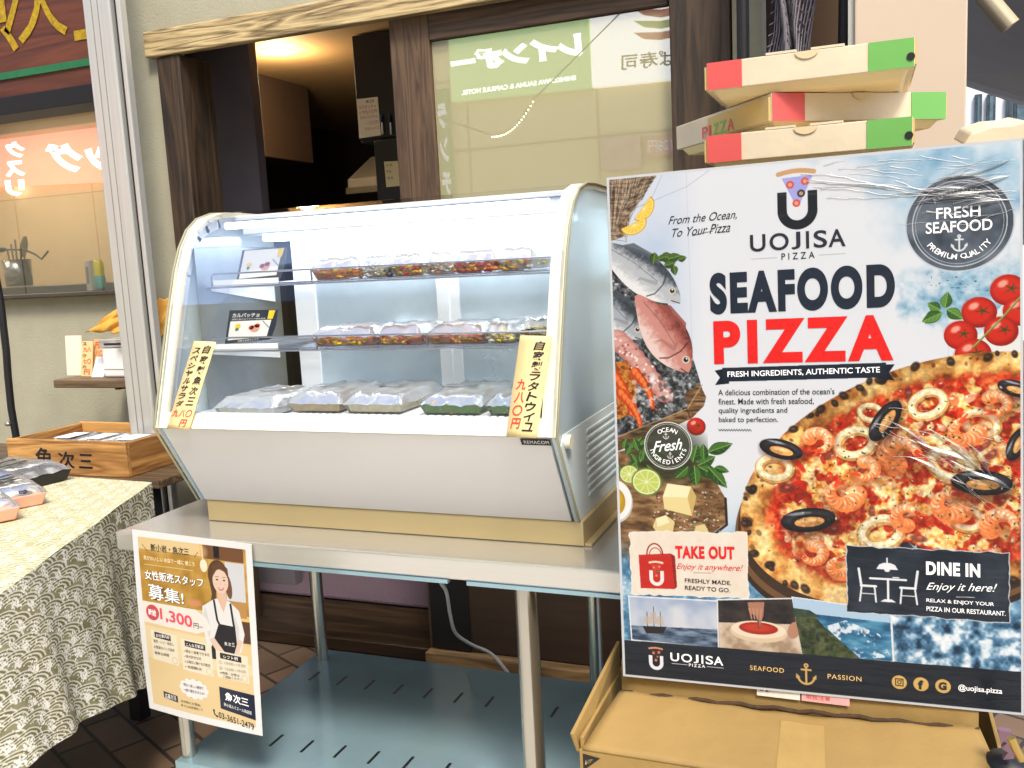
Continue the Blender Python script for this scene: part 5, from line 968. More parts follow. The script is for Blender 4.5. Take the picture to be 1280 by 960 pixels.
# ---- what is in the case
clr = glass("pack_lid", (252, 254, 255), 1.0, .3, (255, 255, 255), .12, .3, 45); ctr = glass("pack_tray", (252, 254, 255), 1.0, .06, (250, 250, 250)); TRW = mat("white_pack", (240, 242, 244), .4)
def pack(x, y, z, w, dp, h, spec, lab, grp, seed, strip=False, lidh=.02):
    t = thing("food_pack", lab, "food pack", (x, y, z), grp); rg = random.Random(seed)
    ring = lambda k, zz: [(x + sx * (w / 2 - k), y + sy * (dp / 2 - k), zz) for sx, sy in ((-1, -1), (1, -1), (1, 1), (-1, 1))]
    MB().hexa(ring(.008, z), ring(0, z + h * .5)).build("tray", ctr, t)
    ms = list(spec); mb = MB(); mb.hexa(ring(.010, z + .003), ring(.006, z + h * .46), 0)
    for j in range(64):
        k = rg.randrange(len(ms)); mb.lump((x + rg.uniform(-w * .4, w * .4), y + (-dp * .42 if j < 34 else rg.uniform(-dp * .3, dp * .3)), z + h * .12 + rg.uniform(0, h * .44)), (rg.uniform(.005, .013), .008, rg.uniform(.003, .006)), k, j + seed * 7, .3, 8, 5)
    mb.build("filling", [foods[k] for k in ms], t)
    MB().sheet(lambda u, v: (x + (u - .5) * w * 1.03, y + (v - .5) * dp * 1.03, z + h * .5 + (h * .5) * min(1, 9 * min(u, 1 - u), 9 * min(v, 1 - v)) + .0022 * math.sin(u * 17 + seed * 1.7) * math.sin(v * 13 + seed) + .0012 * math.sin(u * 41 + seed) * math.cos(v * 29)), 22, 18).build("lid", clr, t)
    if strip:
        a_ = rg.uniform(-.02, .02); MB().hexa([(x + a_ - .035, y - .01, z + h * 1.12), (x + a_ + .03, y - .006, z + h * 1.12), (x + a_ + .034, y + .012, z + h * 1.12), (x + a_ - .03, y + .008, z + h * 1.12)], [(x + a_ - .035, y - .01, z + h * 1.13), (x + a_ + .03, y - .006, z + h * 1.13), (x + a_ + .034, y + .012, z + h * 1.13), (x + a_ - .03, y + .008, z + h * 1.13)]).build("label_strip", mat("grey_strip_" + str(seed), (120, 122, 134), .5), t)
    return t
z1 = CZ - .0245
for k, (px0_, px1_, sp, lab) in enumerate(((393, 452, ("orange", "yellow", "orange"), "orange and yellow food pack beside the top card"), (455, 490, ("white", "white", "dark", "yellow"), "whitish food pack, second from the left on the top shelf"), (492, 528, ("yellow", "red", "tan"), "yellow and red food pack left of the second rail post on top"), (534, 566, ("white", "orange", "white"), "pale food pack just right of the second rail post on top"), (569, 622, ("red", "orange", "orange", "yellow"), "red and orange food pack on the right half of the top shelf"), (625, 668, ("white", "pink", "yellow"), "mostly white food pack at the right end of the top shelf"))):
    a_, b_ = at(px0_, 345, 'y', 1.70).x, at(px1_, 345, 'y', 1.70).x; pack((a_ + b_) / 2, 1.765, z1, b_ - a_, .15, .046, sp, lab, "food packs on the top shelf", 10 + k)
z2 = CZ - .1665
for k, (px0_, px1_, sp, lab) in enumerate(((393, 470, ("pink", "orange", "yellow", "yellow"), "pink and yellow food pack beside the lower card"), (473, 528, ("pink", "yellow", "red"), "pink and yellow pack left of the middle shelf's rail post"), (536, 606, ("pink", "pink", "orange", "yellow"), "sliced pink fish pack right of the middle shelf's rail post"), (609, 640, ("yellow", "white"), "small yellow pack beside the empty wire rack"))):
    a_, b_ = at(px0_, 425, 'y', 1.68).x, at(px1_, 425, 'y', 1.68).x; pack((a_ + b_) / 2, 1.745, z2, b_ - a_, .15, .04, sp, lab, "food packs on the middle shelf", 20 + k)
p = at(672, 412, 'y', 1.84); pack(p.x, 1.83, z2, .11, .08, .04, ("tan", "cream"), "tan food pack at the back right of the middle shelf", "food packs on the middle shelf", 28)
o = MB()
for k in range(30): x_ = at(365, 515, 'y', 1.56).x + k * .0165; o.box((x_, 1.542, zf + .001), (x_ + .011, 1.90, zf + .010))
o = o.build("ribbed_mat", mat("white_rib", (242, 242, 240), .4), None, .001); tag(o, "white ribbed plastic mat on the floor of the case", "mat")
z3 = zf + .0115
for k, (px0_, px1_, sp, lab) in enumerate(((275, 350, ("white", "white"), "white foggy pack left of the ribbed mat on the case floor"), (366, 432, ("tan", "cream"), "tan food pack at the left end of the ribbed mat"), (436, 508, ("cream", "tan", "white"), "cream sandwich pack in the middle of the case floor"), (530, 606, ("green", "green", "orange", "yellow"), "green salad pack with orange bits on the case floor"), (612, 668, ("green", "green", "tan"), "green pack half hidden behind the right paper tag"))):
    a_, b_ = at(px0_, 508, 'y', 1.58).x, at(px1_, 508, 'y', 1.58).x; pack((a_ + b_) / 2, 1.665, z3 if k else zf + .001, b_ - a_, .21, .040, sp, lab, "food packs on the case floor", 30 + k, True)
def shelf_card(pts, Y, lab, navy):
    v = [at(*q, 'y', Y) for q in pts]; t = thing("shelf_card", lab, "price card", v[3])
    cp_ = [v[0], v[1], (v[1] + v[2]) / 2 + Vector((.004, 0, .0)), v[2], v[3]]; n_ = len(cp_)
    MB().hexa([(q.x, Y + .003, q.z) for q in cp_], [(q.x, Y, q.z) for q in cp_]).build("card", mat("card_navy" if navy else "card_frame", (32, 42, 58) if navy else (64, 60, 60), .4), t)
    def fr(a_, b_): q = (v[0] * (1 - a_) + v[1] * a_) * (1 - b_) + (v[3] * (1 - a_) + v[2] * a_) * b_; return (q.x, Y - .0012, q.z)
    def rect(a0, b0, a1, b1, e=0): q = [fr(a0, b0), fr(a1, b0), fr(a1 - .02, b1), fr(a0, b1)]; return [(x, y - e, z) for x, y, z in q]
    mb = MB(); mb.add(rect(.06, .0 if not navy else .33, .93, .9), [(0, 1, 2, 3)], 0); mb.add(rect(.06, .0 if not navy else .05, .93, .02 if not navy else .31), [(0, 1, 2, 3)], 0 if not navy else 4)
    mb.add(rect(.84, .02, .97, .3, .0006), [(0, 1, 2, 3)], 1)
    for (a_, b_, r_, mi) in ((.62, .58, .1, 2), (.66, .5, .06, 3), (.54, .55, .06, 3), (.24, .48, .06, 1), (.23, .58, .04, 5)):
        mb.add([tuple(np.array(fr(a_ + r_ * math.cos(k * .7854), b_ + r_ * 1.2 * math.sin(k * .7854))) + np.array([0, -.0009, 0])) for k in range(8)], [tuple(range(8))], mi)
    mb.add([tuple(np.array(fr(*q)) + np.array([0, -.0007, 0])) for q in ((.74, .36), (.77, .35), (.93, .58), (.91, .6))], [(0, 1, 2, 3)], 6)
    write(mb, lambda a_, b_: (lambda q: (q[0], q[1] - .001, q[2]))(fr(a_, b_)), "魚次三 seafood pizza" if False else "新鮮なお魚をどうぞ", (.3, .92, .75, .985), 4 if not navy else 0)
    if navy: write(mb, lambda a_, b_: (lambda q: (q[0], q[1] - .001, q[2]))(fr(a_, b_)), "カルパッチョ", (.09, .09, .66, .22), 0, bold=.02); write(mb, lambda a_, b_: (lambda q: (q[0], q[1] - .001, q[2]))(fr(a_, b_)), "新鮮な魚介のイタリア風お刺身", (.09, .25, .8, .3), 0)
    mb.build("print", [mat("card_white", (238, 234, 226), .5), foods['yellow'], foods['pink'], foods['red'], mat("card_navy_band", (30, 40, 56), .4), foods['green'], mat("card_fork", (160, 160, 164), .4)], t)
shelf_card(((303, 313), (358, 309), (350, 347), (295, 353)), 1.69, "food price card with white face and dark edge on the top shelf", False)
shelf_card(((287, 388), (347, 387), (338, 424), (281, 430)), 1.675, "food price card with navy heading on the middle shelf", True)
def tagp(pts, lines, lab):
    Y = lambda z: float(np.interp(z, [CZ - .318, CZ - .25, CZ - .15, CZ - .06], [1.488, 1.506, 1.536, 1.565])) - .0035
    v = [at(*q, 'y', 1.51) for q in pts]; t = thing("paper_tag", lab, "price tag", (v[3].x, 1.488, v[3].z))
    def fr(a_, b_, e=0): q = (v[0] * (1 - a_) + v[1] * a_) * (1 - b_) + (v[3] * (1 - a_) + v[2] * a_) * b_; return (q.x, Y(q.z) - e, q.z)
    MB().sheet(lambda a_, b_: fr(a_, b_), 1, 16).build("paper", mat("tag_paper", (238, 212, 150), .8, var=.05, scale=30), t, 0, .001)
    mb = MB()
    for tx, bx_, mi in lines: write(mb, lambda a_, b_: fr(a_, b_, .0016), tx, bx_, mi, bold=.02, shear=.15)
    mb.build("brushwork", [INK, INKR], t)
L_ = []
for k, ch in enumerate("自家製魚次三"): L_.append((ch, (.52, .04 + .118 * k, .88, .135 + .118 * k), 0))
for k, ch in enumerate("スペシャルサラダ"): L_.append((ch, (.1, .07 + .086 * k, .42, .14 + .086 * k), 0))
for k, ch in enumerate("九八〇"): L_.append((ch, (.06 + .3 * k, .775, .32 + .3 * k, .86), 1))
L_.append(("円", (.5, .885, .82, .97), 1))
tagp(((232, 428), (260, 429), (247, 534), (219, 533)), L_, "cream paper tag with two columns of brush writing at the case's left end")
L_ = []
for k, ch in enumerate("自家製ラタトゥイユ"): L_.append((ch, (.48, .05 + .1 * k, .84, .14 + .1 * k), 0))
for k, ch in enumerate("九八〇円"): L_.append((ch, (.1, .43 + .128 * k, .42, .535 + .128 * k), 1))
tagp(((644, 421), (684.5, 422), (677, 544), (639, 542)), L_, "cream paper tag with red price writing at the case's right end")
# ---------------------------------------------------------------- the poster
PU = Vector((1.0, .024, .013)).normalized(); PV = Vector((.015, -.069, -.998)).normalized(); PN = PU.cross(PV).normalized(); PO = Vector((-.39, 1.451, CZ + .122))
if PN.y > 0: PN = -PN
def pf_(u, v, e=0.0): q = PO + PU * (u * .001) + PV * (v * .001) + PN * e; return (q.x, q.y, q.z)
t = thing("poster", "large glossy seafood pizza poster leaning behind the cardboard box", "poster", pf_(297, 827))
MB().hexa([pf_(*q, -.010) for q in ((0, 0), (594, 0), (594, 827), (0, 827))], [pf_(*q, -.0015) for q in ((0, 0), (594, 0), (594, 827), (0, 827))]).build("backing_board", mat("poster_board", (214, 214, 212), .5), t, .0015)
PP = paint_poster()
def ps(s, q): return np.array(PO)[None] + s[:, None] * .594 * np.array(PU)[None] + q[:, None] * .827 * np.array(PV)[None]
print_sheet("printed_sheet", PP, ps, printed("poster_print", .4, .35, .5), t)
mb = MB(); pw = lambda s, bx, mi=0, **k: write(mb, lambda u, v: pf_(u, v, .0006), s, bx, mi, **k)
pw("From the Ocean,", ((98, 70), (204, 68), (204, 83), (98, 85)), 0, shear=.42); pw("To Your Pizza", ((104, 90), (194, 86), (194, 101), (104, 103)), 0, shear=.42)
[pw(ch, (223 + a0, 108, 223 + a1, 134), 0, bold=.014, res=8) for ch, a0, a1 in (("U", 0, 23), ("O", 29, 57), ("J", 61, 74), ("I", 82, 86.5), ("S", 93, 112), ("A", 114, 138))]; pw("PIZZA", (269, 139, 317, 149), 0, space=1.6, bold=.006)
pw("SEAFOOD", (160, 163, 428, 228), 4, bold=.055, space=1.2, res=12); pw("PIZZA", (164, 238, 425, 306), 2, bold=.05, space=1.3, res=12)
pw("FRESH INGREDIENTS, AUTHENTIC TASTE", ((184, 318), (406, 315), (406, 325), (184, 328)), 1, bold=.014)
for k, s in enumerate(("A delicious combination of the ocean's", "finest. Made with fresh seafood,", "quality ingredients and", "baked to perfection.")): pw(s, (169, 346 + 14.5 * k, 169 + (173, 143, 104, 90)[k], 355.5 + 14.5 * k + (1.5 if k != 0 else 0)), 0, bold=.005)
pw("FRESH", (484, 88, 541, 104), 1, bold=.012); pw("SEAFOOD", (470, 108, 556, 124), 1, bold=.012); arc_write(mb, lambda u, v: pf_(u, v, .0006), "PREMIUM QUALITY", 513, 112, 47, 236, 124, 8, 1, .008, True); arc_write(mb, lambda u, v: pf_(u, v, .0006), "AUTHENTIC", 513, 112, 46, -46, 46, 7, 3, .01)
pw("Fresh", ((62, 430), (110, 424), (110, 442), (62, 448)), 1, shear=.4, bold=.01); arc_write(mb, lambda u, v: pf_(u, v, .0006), "OCEAN", 87, 436, 26, -36, 36, 7, 1, .008); arc_write(mb, lambda u, v: pf_(u, v, .0006), "INGREDIENTS", 87, 436, 27, 262, 98, 7, 1, .008, True)
pw("TAKE OUT", ((94, 600), (188, 597), (188, 618), (94, 621)), 2, bold=.045, space=1.1); pw("Enjoy it anywhere!", ((95, 629), (201, 626), (201, 639), (95, 641)), 2, shear=.42); pw("FRESHLY MADE.", (108, 653, 182, 660), 0, bold=.01); pw("READY TO GO.", (108, 665, 180, 672), 0, bold=.01)
pw("DINE IN", (466, 606, 538, 626), 1, bold=.045, space=1.1); pw("Enjoy it here!", ((466, 638), (560, 634), (560, 650), (466, 652)), 1, shear=.42); pw("RELAX & ENJOY YOUR", (466, 662, 556, 669), 1, bold=.008); pw("PIZZA IN OUR RESTAURANT.", (466, 674, 571, 681), 1, bold=.008)
[pw(ch, (81 + a0 * .616, 779, 81 + a1 * .616, 793), 1, bold=.014, res=8) for ch, a0, a1 in (("U", 0, 23), ("O", 29, 57), ("J", 61, 74), ("I", 82, 86.5), ("S", 93, 112), ("A", 114, 138))]; pw("PIZZA", (111, 794.5, 137, 799.5), 1, space=1.3); pw("SEAFOOD", (208, 788.5, 260, 796), 5, space=1.15, bold=.005); pw("PASSION", (325, 791, 374, 798.5), 5, space=1.15, bold=.005); pw("@uojisa.pizza", (508, 789, 566, 800), 1, bold=.012)
pw("f", (453.5, 788, 460.5, 802), 0, bold=.05); pw("G", (481.5, 788, 492.5, 800), 0, bold=.05)
mb.build("lettering", [mat("poster_black", (26, 32, 42), .4), INKW, mat("poster_red", (206, 22, 20), .4, var=.25, scale=160), mat("poster_pale", (176, 182, 190), .5), mat("poster_navy", (18, 30, 46), .4, var=.45, scale=160), mat("poster_gold", (214, 178, 112), .4)], t)

# clear wrapping film, crinkled: each crease is a fine raised fold that catches the sun
CF = glass("clear_film", (255, 255, 255), 3.0, 0, rough=.34); rgf = random.Random(12); fm = MB()
def crease(u, v, L, a, r):
    n_ = max(5, int(L / 8)); c, s = math.cos(a), math.sin(a); w1, w2, k1 = rgf.uniform(0, 6), rgf.uniform(0, 6), rgf.uniform(.02, .05); pts = []
    for i in range(n_ + 1):
        t_ = i / n_ * L; o = 3.2 * math.sin(t_ * k1 + w1) + .8 * math.sin(t_ * .21 + w2); uu, vv = u + c * t_ - s * o, v + s * t_ + c * o
        if not (6 < uu < 588 and 6 < vv < 820): break
        pts.append(Vector(pf_(uu, vv, .0008 + .0 * i)))
    if len(pts) > 2: fm.tube(pts, r * .001, 0, 8, r2=r * .0004)
for k in range(5): crease(300 + k * 9, 22 + k * 9, 250, .22 - .03 * k, .7)
for k in range(24): crease(430 + rgf.random() * 110, 40 + rgf.random() * 75, 20 + rgf.random() * 90, -.18 + rgf.gauss(0, .16), .25 + .45 * rgf.random())
for k in range(18): crease(330 + rgf.random() * 180, 4 + rgf.random() * 30, 20 + rgf.random() * 70, .1 + rgf.gauss(0, .15), .25 + .3 * rgf.random())
fm.build("wrap_crease", CF, t)
def fold(u, v, L, a, wd):
    """a soft raised fold of the film, its upper slope turned to the sky"""
    c, s = math.cos(a), math.sin(a); n_ = 14; vs_ = []; ph = rgf.uniform(0, 6)
    for i in range(n_ + 1):
        q = i / n_; k_ = math.sin(math.pi * q) ** .7 * (.75 + .25 * math.sin(q * 9 + ph)); uu, vv = u + c * L * q - s * 4 * math.sin(q * 4 + ph), v + s * L * q + c * 4 * math.sin(q * 4 + ph)
        uu = min(586, max(8, uu)); vv = min(818, max(8, vv))
        for o, h_ in ((-.6, 0.0), (-.2, .26), (.12, .42), (.3, .2), (.4, 0.0)): vs_.append(pf_(uu - s * o * wd * k_, vv + c * o * wd * k_, .0009 + h_ * wd * k_ * .001))
    return vs_, [(i * 5 + j, i * 5 + j + 1, i * 5 + j + 6, i * 5 + j + 5) for i in range(n_) for j in range(4)]
CW = glass("soft_film", (255, 255, 255), 2.4, 0, rough=.32)
for (u, v, L, a, wd) in ((306, 26, 150, .26, 6), (420, 62, 130, .05, 8), (452, 84, 120, -.16, 12), (470, 66, 110, -.1, 14), (500, 98, 84, -.22, 10), (486, 48, 96, -.2, 9), (420, 400, 120, .62, 9), (446, 420, 110, .5, 12), (470, 404, 110, .75, 10), (498, 450, 90, .55, 13), (440, 452, 90, .4, 8), (520, 430, 64, .9, 10)):
    fm = MB(); q_ = fold(u, v, L, a, wd); fm.add(q_[0], q_[1], 0, True); fm.build("wrap_fold", CW, t)
fm = MB()
for k in range(26): t_ = rgf.random(); crease(405 + 130 * t_ + rgf.gauss(0, 14), 385 + 110 * t_ + rgf.gauss(0, 26), 18 + rgf.random() * 80, .5 + rgf.gauss(0, .2), .2 + .4 * rgf.random())
fm.build("wrap_crease", CF, t)

# ---------------------------------------------------------------- cardboard box under it
KR = mat("brown_cardboard", (156, 126, 70), .75, var=.2, scale=2.6, bump=.35, bscale=18); KRL = mat("cardboard_edge", (206, 172, 112), .8, var=.3, scale=120); zc = CZ - .765
c0 = at(724, 937, 'z', zc); bxl, byf = c0.x, c0.y; cyb = 1.46; bxr = at(1240, 958, 'z', zc).x + .02
zk = CZ - .735
t = thing("cardboard_box", "big brown cardboard box with open flaps under the poster", "cardboard box", ((bxl + bxr) / 2, 1.4, 0)); fr_y = byf
wl_ = MB(); wl_.box((bxl, fr_y, .001), (bxr, fr_y + .006, zc)); wl_.box((bxl, 1.72, .001), (bxr, 1.726, zc + .02)); wl_.box((bxl, fr_y + .0065, .001), (bxl + .006, 1.7195, zc + .018)); wl_.box((bxr - .006, fr_y + .0065, .001), (bxr, 1.7195, zc)); wl_.build("box_wall", KR, t, .001)
a_, b_ = at(776, 866, 'y', 1.40), at(1224, 914, 'y', 1.40)
rgk = random.Random(6)
def flap(u, v):
    q0 = Vector((bxl + .006, fr_y - .001, zc + .002)) * (1 - u) + Vector((bxr - .004, fr_y - .001, zc + .001)) * u; q1 = a_ * (1 - u) + b_ * u; q = q0 * (1 - v) + q1 * v
    return (q.x, q.y, q.z + .004 * math.sin(u * 7 + 1) * v + .0016 * math.sin(u * 41) * v ** 3 + .006 * v * (1 - v))
MB().sheet(flap, 40, 12).build("front_flap", [KR], t, 0, .005)
def tape(u, v): x, y, z = flap(.485 + .115 * u, .02 + .8 * v); return (x, y, z + .0035)
MB().sheet(tape, 8, 8).build("packing_tape", mat("tan_tape", (164, 135, 80), .35, var=.1, scale=30), t)
MB().sheet(lambda u, v: (lambda q: (q.x, 1.408 + .006 * v + .012 * 0, q.z - .035 * (1 - v) + .055 * v))(a_ * (1 - u) + b_ * u), 20, 4).build("rear_flap", [KR], t, 0, .005)
fe = [a_ * (1 - k / 30) + b_ * (k / 30) for k in range(31)]; MB().tube([(q.x, 1.397, q.z + .002 * math.sin(k * 1.9) + .003) for k, q in enumerate(fe)], .0035, 0, 6).build("torn_crease", mat("dark_flutes", (70, 50, 28), .9, var=.5, scale=90), t)
sp_ = [at(715, 915, 'x', bxl - .004), at(775, 815, 'x', bxl + .03)]
MB().hexa([(bxl - .008, fr_y + .01, zc - .01), (bxl - .002, fr_y + .01, zc - .01), (bxl + .002, 1.50, zc - .004), (bxl - .004, 1.50, zc - .004)], [(bxl - .016, fr_y + .005, zc + .022), (bxl - .010, fr_y + .005, zc + .022), (bxl + .006, 1.50, zc + .075), (bxl, 1.50, zc + .075)]).build("side_flap", KR, t, .001)
for k, (px0_, px1_, col) in enumerate(((946, 1000, (236, 228, 214)), (1002, 1062, (232, 170, 168)))):
    q = [at(*p_, 'y', 1.4035) for p_ in ((px0_, 857 + (px0_ - 946) * .12), (px1_, 857 + (px1_ - 946) * .12), (px1_, 869 + (px1_ - 946) * .12), (px0_, 869 + (px0_ - 946) * .12))]
    so_ = MB().hexa([(v.x, 1.4045, v.z) for v in q], [(v.x, 1.4035, v.z) for v in q]).build("shipping_label", mat("label_%d" % k, col, .6, var=.08, scale=200), t)
    mb = MB(); f2 = lambda u, v: (lambda w: (w.x, 1.403, w.z))((q[0] * (1 - u) + q[1] * u) * (1 - v) + (q[3] * (1 - u) + q[2] * u) * v)
    write(mb, f2, "▌▍▐▌▎" if k == 0 else "取扱注意", (.08, .2, .3, .5) if k == 0 else (.1, .3, .6, .7), 0 if k == 0 else 1); mb.build("print", [INK, INKR], so_)
q = [at(*p_, 'y', fr_y - .0008) for p_ in ((728, 933), (750, 939), (729, 954))]
mb = MB(); mb.add([(v.x, fr_y - .0008, v.z - .012) for v in q], [(0, 1, 2)], 0); v0 = q[0]
write(mb, lambda u, v: (q[0].x + u, fr_y - .0014, q[0].z - .012 - v), "▲1272", ((.003, .009), (.017, .006), (.012, .013), (.003, .018)), 1); mb.build("triangle_mark", [INK, KRL], t)

# ---------------------------------------------------------------- pizza boxes behind the poster
CB = mat("cream_card", (216, 200, 170), .6, var=.1, scale=7, bump=.3, bscale=12); RD = mat("pizza_red", (212, 84, 80), .5, var=.06, scale=9); GN = mat("pizza_green", (108, 172, 84), .5, var=.06, scale=9); KE = mat("kraft_edge", (206, 176, 110), .8)
def pizza_box(loc, w, dp, h, rot, lab, side_text=False, tilt=0.0):
    t = thing("pizza_box", lab, "pizza box", loc, "pizza boxes stacked behind the poster"); t.rotation_euler = (0, tilt, rot); mb = MB(); ins = .018
    x0, y0, z0 = loc
    P_ = lambda x, y, z: (x0 + x, y0 + y, z0 + z); hh = h * .62
    mb.hexa([P_(ins, ins, 0), P_(w - ins, ins, 0), P_(w - ins, dp - ins, 0), P_(ins, dp - ins, 0)], [P_(.004, .004, h * .34), P_(w - .004, .004, h * .34), P_(w - .004, dp - .004, h * .34), P_(.004, dp - .004, h * .34)])
    mb.build("tray", mat("tray_card", (236, 214, 160), .7), t)
    MB().box(P_(0, 0, h * .22), P_(w, dp, h)).build("lid", CB, t, .0015)
    z_a, z_b = h * .225, h * .995
    for xa, xb, m_, nm in ((.001, w * .18, RD, "red_band"), (w * .79, w - .001, GN, "green_band")): box(nm, P_(xa, -.0012, z_a), P_(xb, .0, z_b), m_, t)
    MB().hexa([P_(w * .5 + .018 * math.cos(k * math.pi / 9), -.0016, z_b - .012 * math.sin(k * math.pi / 9)) for k in range(10)], [P_(w * .5 + .018 * math.cos(k * math.pi / 9), -.0022, z_b - .012 * math.sin(k * math.pi / 9)) for k in range(10)]).build("thumb_notch", mat("notch_shade_card", (214, 192, 150), .7), t)
    if not side_text: MB().tube([P_(w - .0055, -.0014, h * .5), P_(w - .0055, -.0026, h * .5)], .006, 0, 16).build("vent_hole", BLACK, t)
    for xa, xb in ((.3, .45), (.52, .68)): box("tuck_flap", P_(w * xa, .0, h + .0005), P_(w * xb, .05, h + .0042), CB, t)
    box("fluted_edge", P_(w - .003, .002, h * .3), P_(w + .003, dp * .7, h - .003), KE, t); box("fluted_edge", P_(-.004, .003, h * .25), P_(.0, dp * .6, h - .006), KE, t)
    if side_text:
        m3 = MB(); f2 = lambda u, v: P_(-.0048, u, v)
        for k, (ch, mi) in enumerate((("P", 0), ("I", 0), ("Z", 1), ("Z", 1), ("A", 0))):
            s = (.238, .211, .195, .168, .141)[k]; wch = .024 if ch != "I" else .009
            write(m3, f2, ch, ((s, h * .66), (s - wch, h * .66), (s - wch, h * .3), (s, h * .3)), mi, bold=.02)
        m3.build("lettering", [RD, GN], t)
    return t
zb3 = CZ + .128; pxl = -.246
sup = thing("packing_carton", "plain brown carton behind the poster carrying the pizza boxes", "carton", (-.1, 1.75, TZ)); box("carton_body", (-.26, 1.57, TZ + .001), (.055, 1.95, zb3 - .001), KR, sup, .002)
pizza_box((-.246, 1.56, zb3), .314, .32, .057, 0, "lowest of three pizza boxes, its bottom hidden by the poster")
pizza_box((-.142, 1.572, zb3 + .0585), .335, .36, .058, rad(36), "middle pizza box turned so its PIZZA side shows", True)
pizza_box((-.244, 1.565, zb3 + .118), .314, .32, .056, 0, "topmost pizza box with red and green ends")

# ---------------------------------------------------------------- right side: pillar, net, awnings, house across the street
def X2(px, py, Y): return at(px, py, 'y', Y).x
t = thing("pillar", "smooth pinkish beige square pillar at the right", "pillar", (.13, 2.3, 0)); box("shaft", (X2(1068, 60, 2.25), 2.25, 0), (X2(1209, 60, 2.25), 2.5, 3.3), mat("pink_beige_paint", (198, 179, 156), .7, var=.03, scale=2), t, .004); box("edge_strip", (X2(1060, 60, 2.25), 2.262, 0), (X2(1067.5, 60, 2.25), 2.5, 3.3), ALU, t)
t = thing("folding_frame", "dark metal frame posts standing beside the beige pillar", "frame", (-.15, 2.45, 0))
for px in (933, 1051): x_ = X2(px, 40, 2.45); MB().tube([(x_ - .02, 2.45, .05), (x_ + (.0 if px < 1000 else .03), 2.45, 3.2)], .016, 0, 10).build("post", BLACK, t)
t = thing("net_bag", "black mesh net hanging between the dark frame posts", "net", (-.12, 2.42, 2.0)); nt = MB(); a_, b_ = X2(952, 30, 2.42), X2(1022, 30, 2.42); zb0, zb1 = at(990, 82, 'y', 2.42).z, 3.0
def netp(u, v): w_ = (a_ + (b_ - a_) * u); return (w_ + .02 * math.sin(v * 9 + u * 5) + (.5 - u) * .01 * (1 - v), 2.42 + .03 * math.sin(u * 14) + .014 * math.sin(u * 37 + v * 6), zb0 + (zb1 - zb0) * v)
for k in range(26): nt.tube([netp((k / 25 + .25 * v / 14 * 1.0) % 1.0 if False else min(1, max(0, k / 25 + .10 * math.sin(v * .6))), v / 14) for v in range(15)], .0022, 0, 5)
for k in range(46): nt.tube([netp(u / 12, min(1, k / 46 + .012 * math.sin(u * 2.2))) for u in range(13)], .0016, 0, 4)
nt.build("mesh_strands", mat("grey_net", (128, 124, 130), .5), t); MB().sheet(lambda u, v: (lambda q: (q[0], q[1] + .02, q[2]))(netp(u, v)), 20, 16).build("lining", mat("purple_lining", (92, 76, 86), .8, var=.4, scale=12), t)
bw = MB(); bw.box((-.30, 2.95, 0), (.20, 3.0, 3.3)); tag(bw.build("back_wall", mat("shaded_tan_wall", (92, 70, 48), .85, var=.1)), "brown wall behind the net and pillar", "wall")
o = MB(); q = [at(*p_, 'y', 1.75) for p_ in ((1204, 182), (1214, 166), (1240, 157), (1266, 155), (1284, 150), (1290, 175))]
o = MB().hexa([(v.x, 1.75, v.z) for v in q], [(v.x, 1.95, v.z + .03) for v in q]).build("folded_card", CB, None, .004); tag(o, "cream folded cardboard piece poking out behind the poster's top right corner", "cardboard")
AW = mat("blue_grey_canvas", (150, 166, 180), .8, var=.2, scale=1.5); AWB = mat("pale_awning_bar", (186, 172, 140), .6)
def awning(name, pts, Y0, Y1, lab, bar):
    t = thing(name, lab, "awning", at(*pts[0], 'y', Y0)); q = [at(*pts[0], 'y', Y0), at(*pts[1], 'y', Y0), at(*pts[2], 'y', Y1), at(*pts[3], 'y', Y1)]
    lo_ = [(v.x, v.y, v.z) for v in q]; MB().hexa(lo_, [(x, y, z + .05) for x, y, z in lo_]).build("canvas", AW, t)
    b0_, b1_ = at(*bar[0], 'y', bar[2]), at(*bar[1], 'y', bar[2]); MB().tube([b0_, b1_], .045, 0, 4).build("bar", AWB, t)
awning("street_awning", ((1196, -60), (1500, 60), (1500, 190), (1196, 96)), 5.0, 7.5, "dark blue grey awning over the street at top right, upper one", ((1230, -6), (1263, 33), 5.0))
awning("street_awning", ((1196, 40), (1500, 190), (1500, 210), (1196, 104)), 7.6, 9.0, "lower dark awning above the white house with blinds", ((1224, 62), (1300, 112), 7.5))
q0 = at(1200, 120, 'y', 13); hx0, hx1 = q0.x - 2, q0.x + 8
t = thing("white_house", "bright white house across the street with dark patterned windows", "house", (q0.x, 13, 0)); box("wall", (hx0, 13, 0), (hx1, 17, 7), mat("white_render", (240, 242, 244), .8, var=.04), t)
PAN = mat("dark_patterned_panel", (58, 78, 86), .6, var=.85, scale=9)
for px0_, px1_ in ((1218, 1227), (1233, 1244), (1257, 1264), (1267, 1284)):
    x0_, x1_ = X2(px0_, 140, 12.98), X2(px1_, 140, 12.98); f_ = box("window", (x0_, 12.94, 1.2), (x1_, 12.99, at((px0_ + px1_) / 2, 118, 'y', 12.96).z), PAN, t); box("pane", (x0_ + .03, 12.93, 1.25), (x1_ - .03, 12.938, at((px0_ + px1_) / 2, 121, 'y', 12.96).z), mat("house_pane_%d" % px0_, (92, 116, 124), .2, var=.6, scale=6), f_)
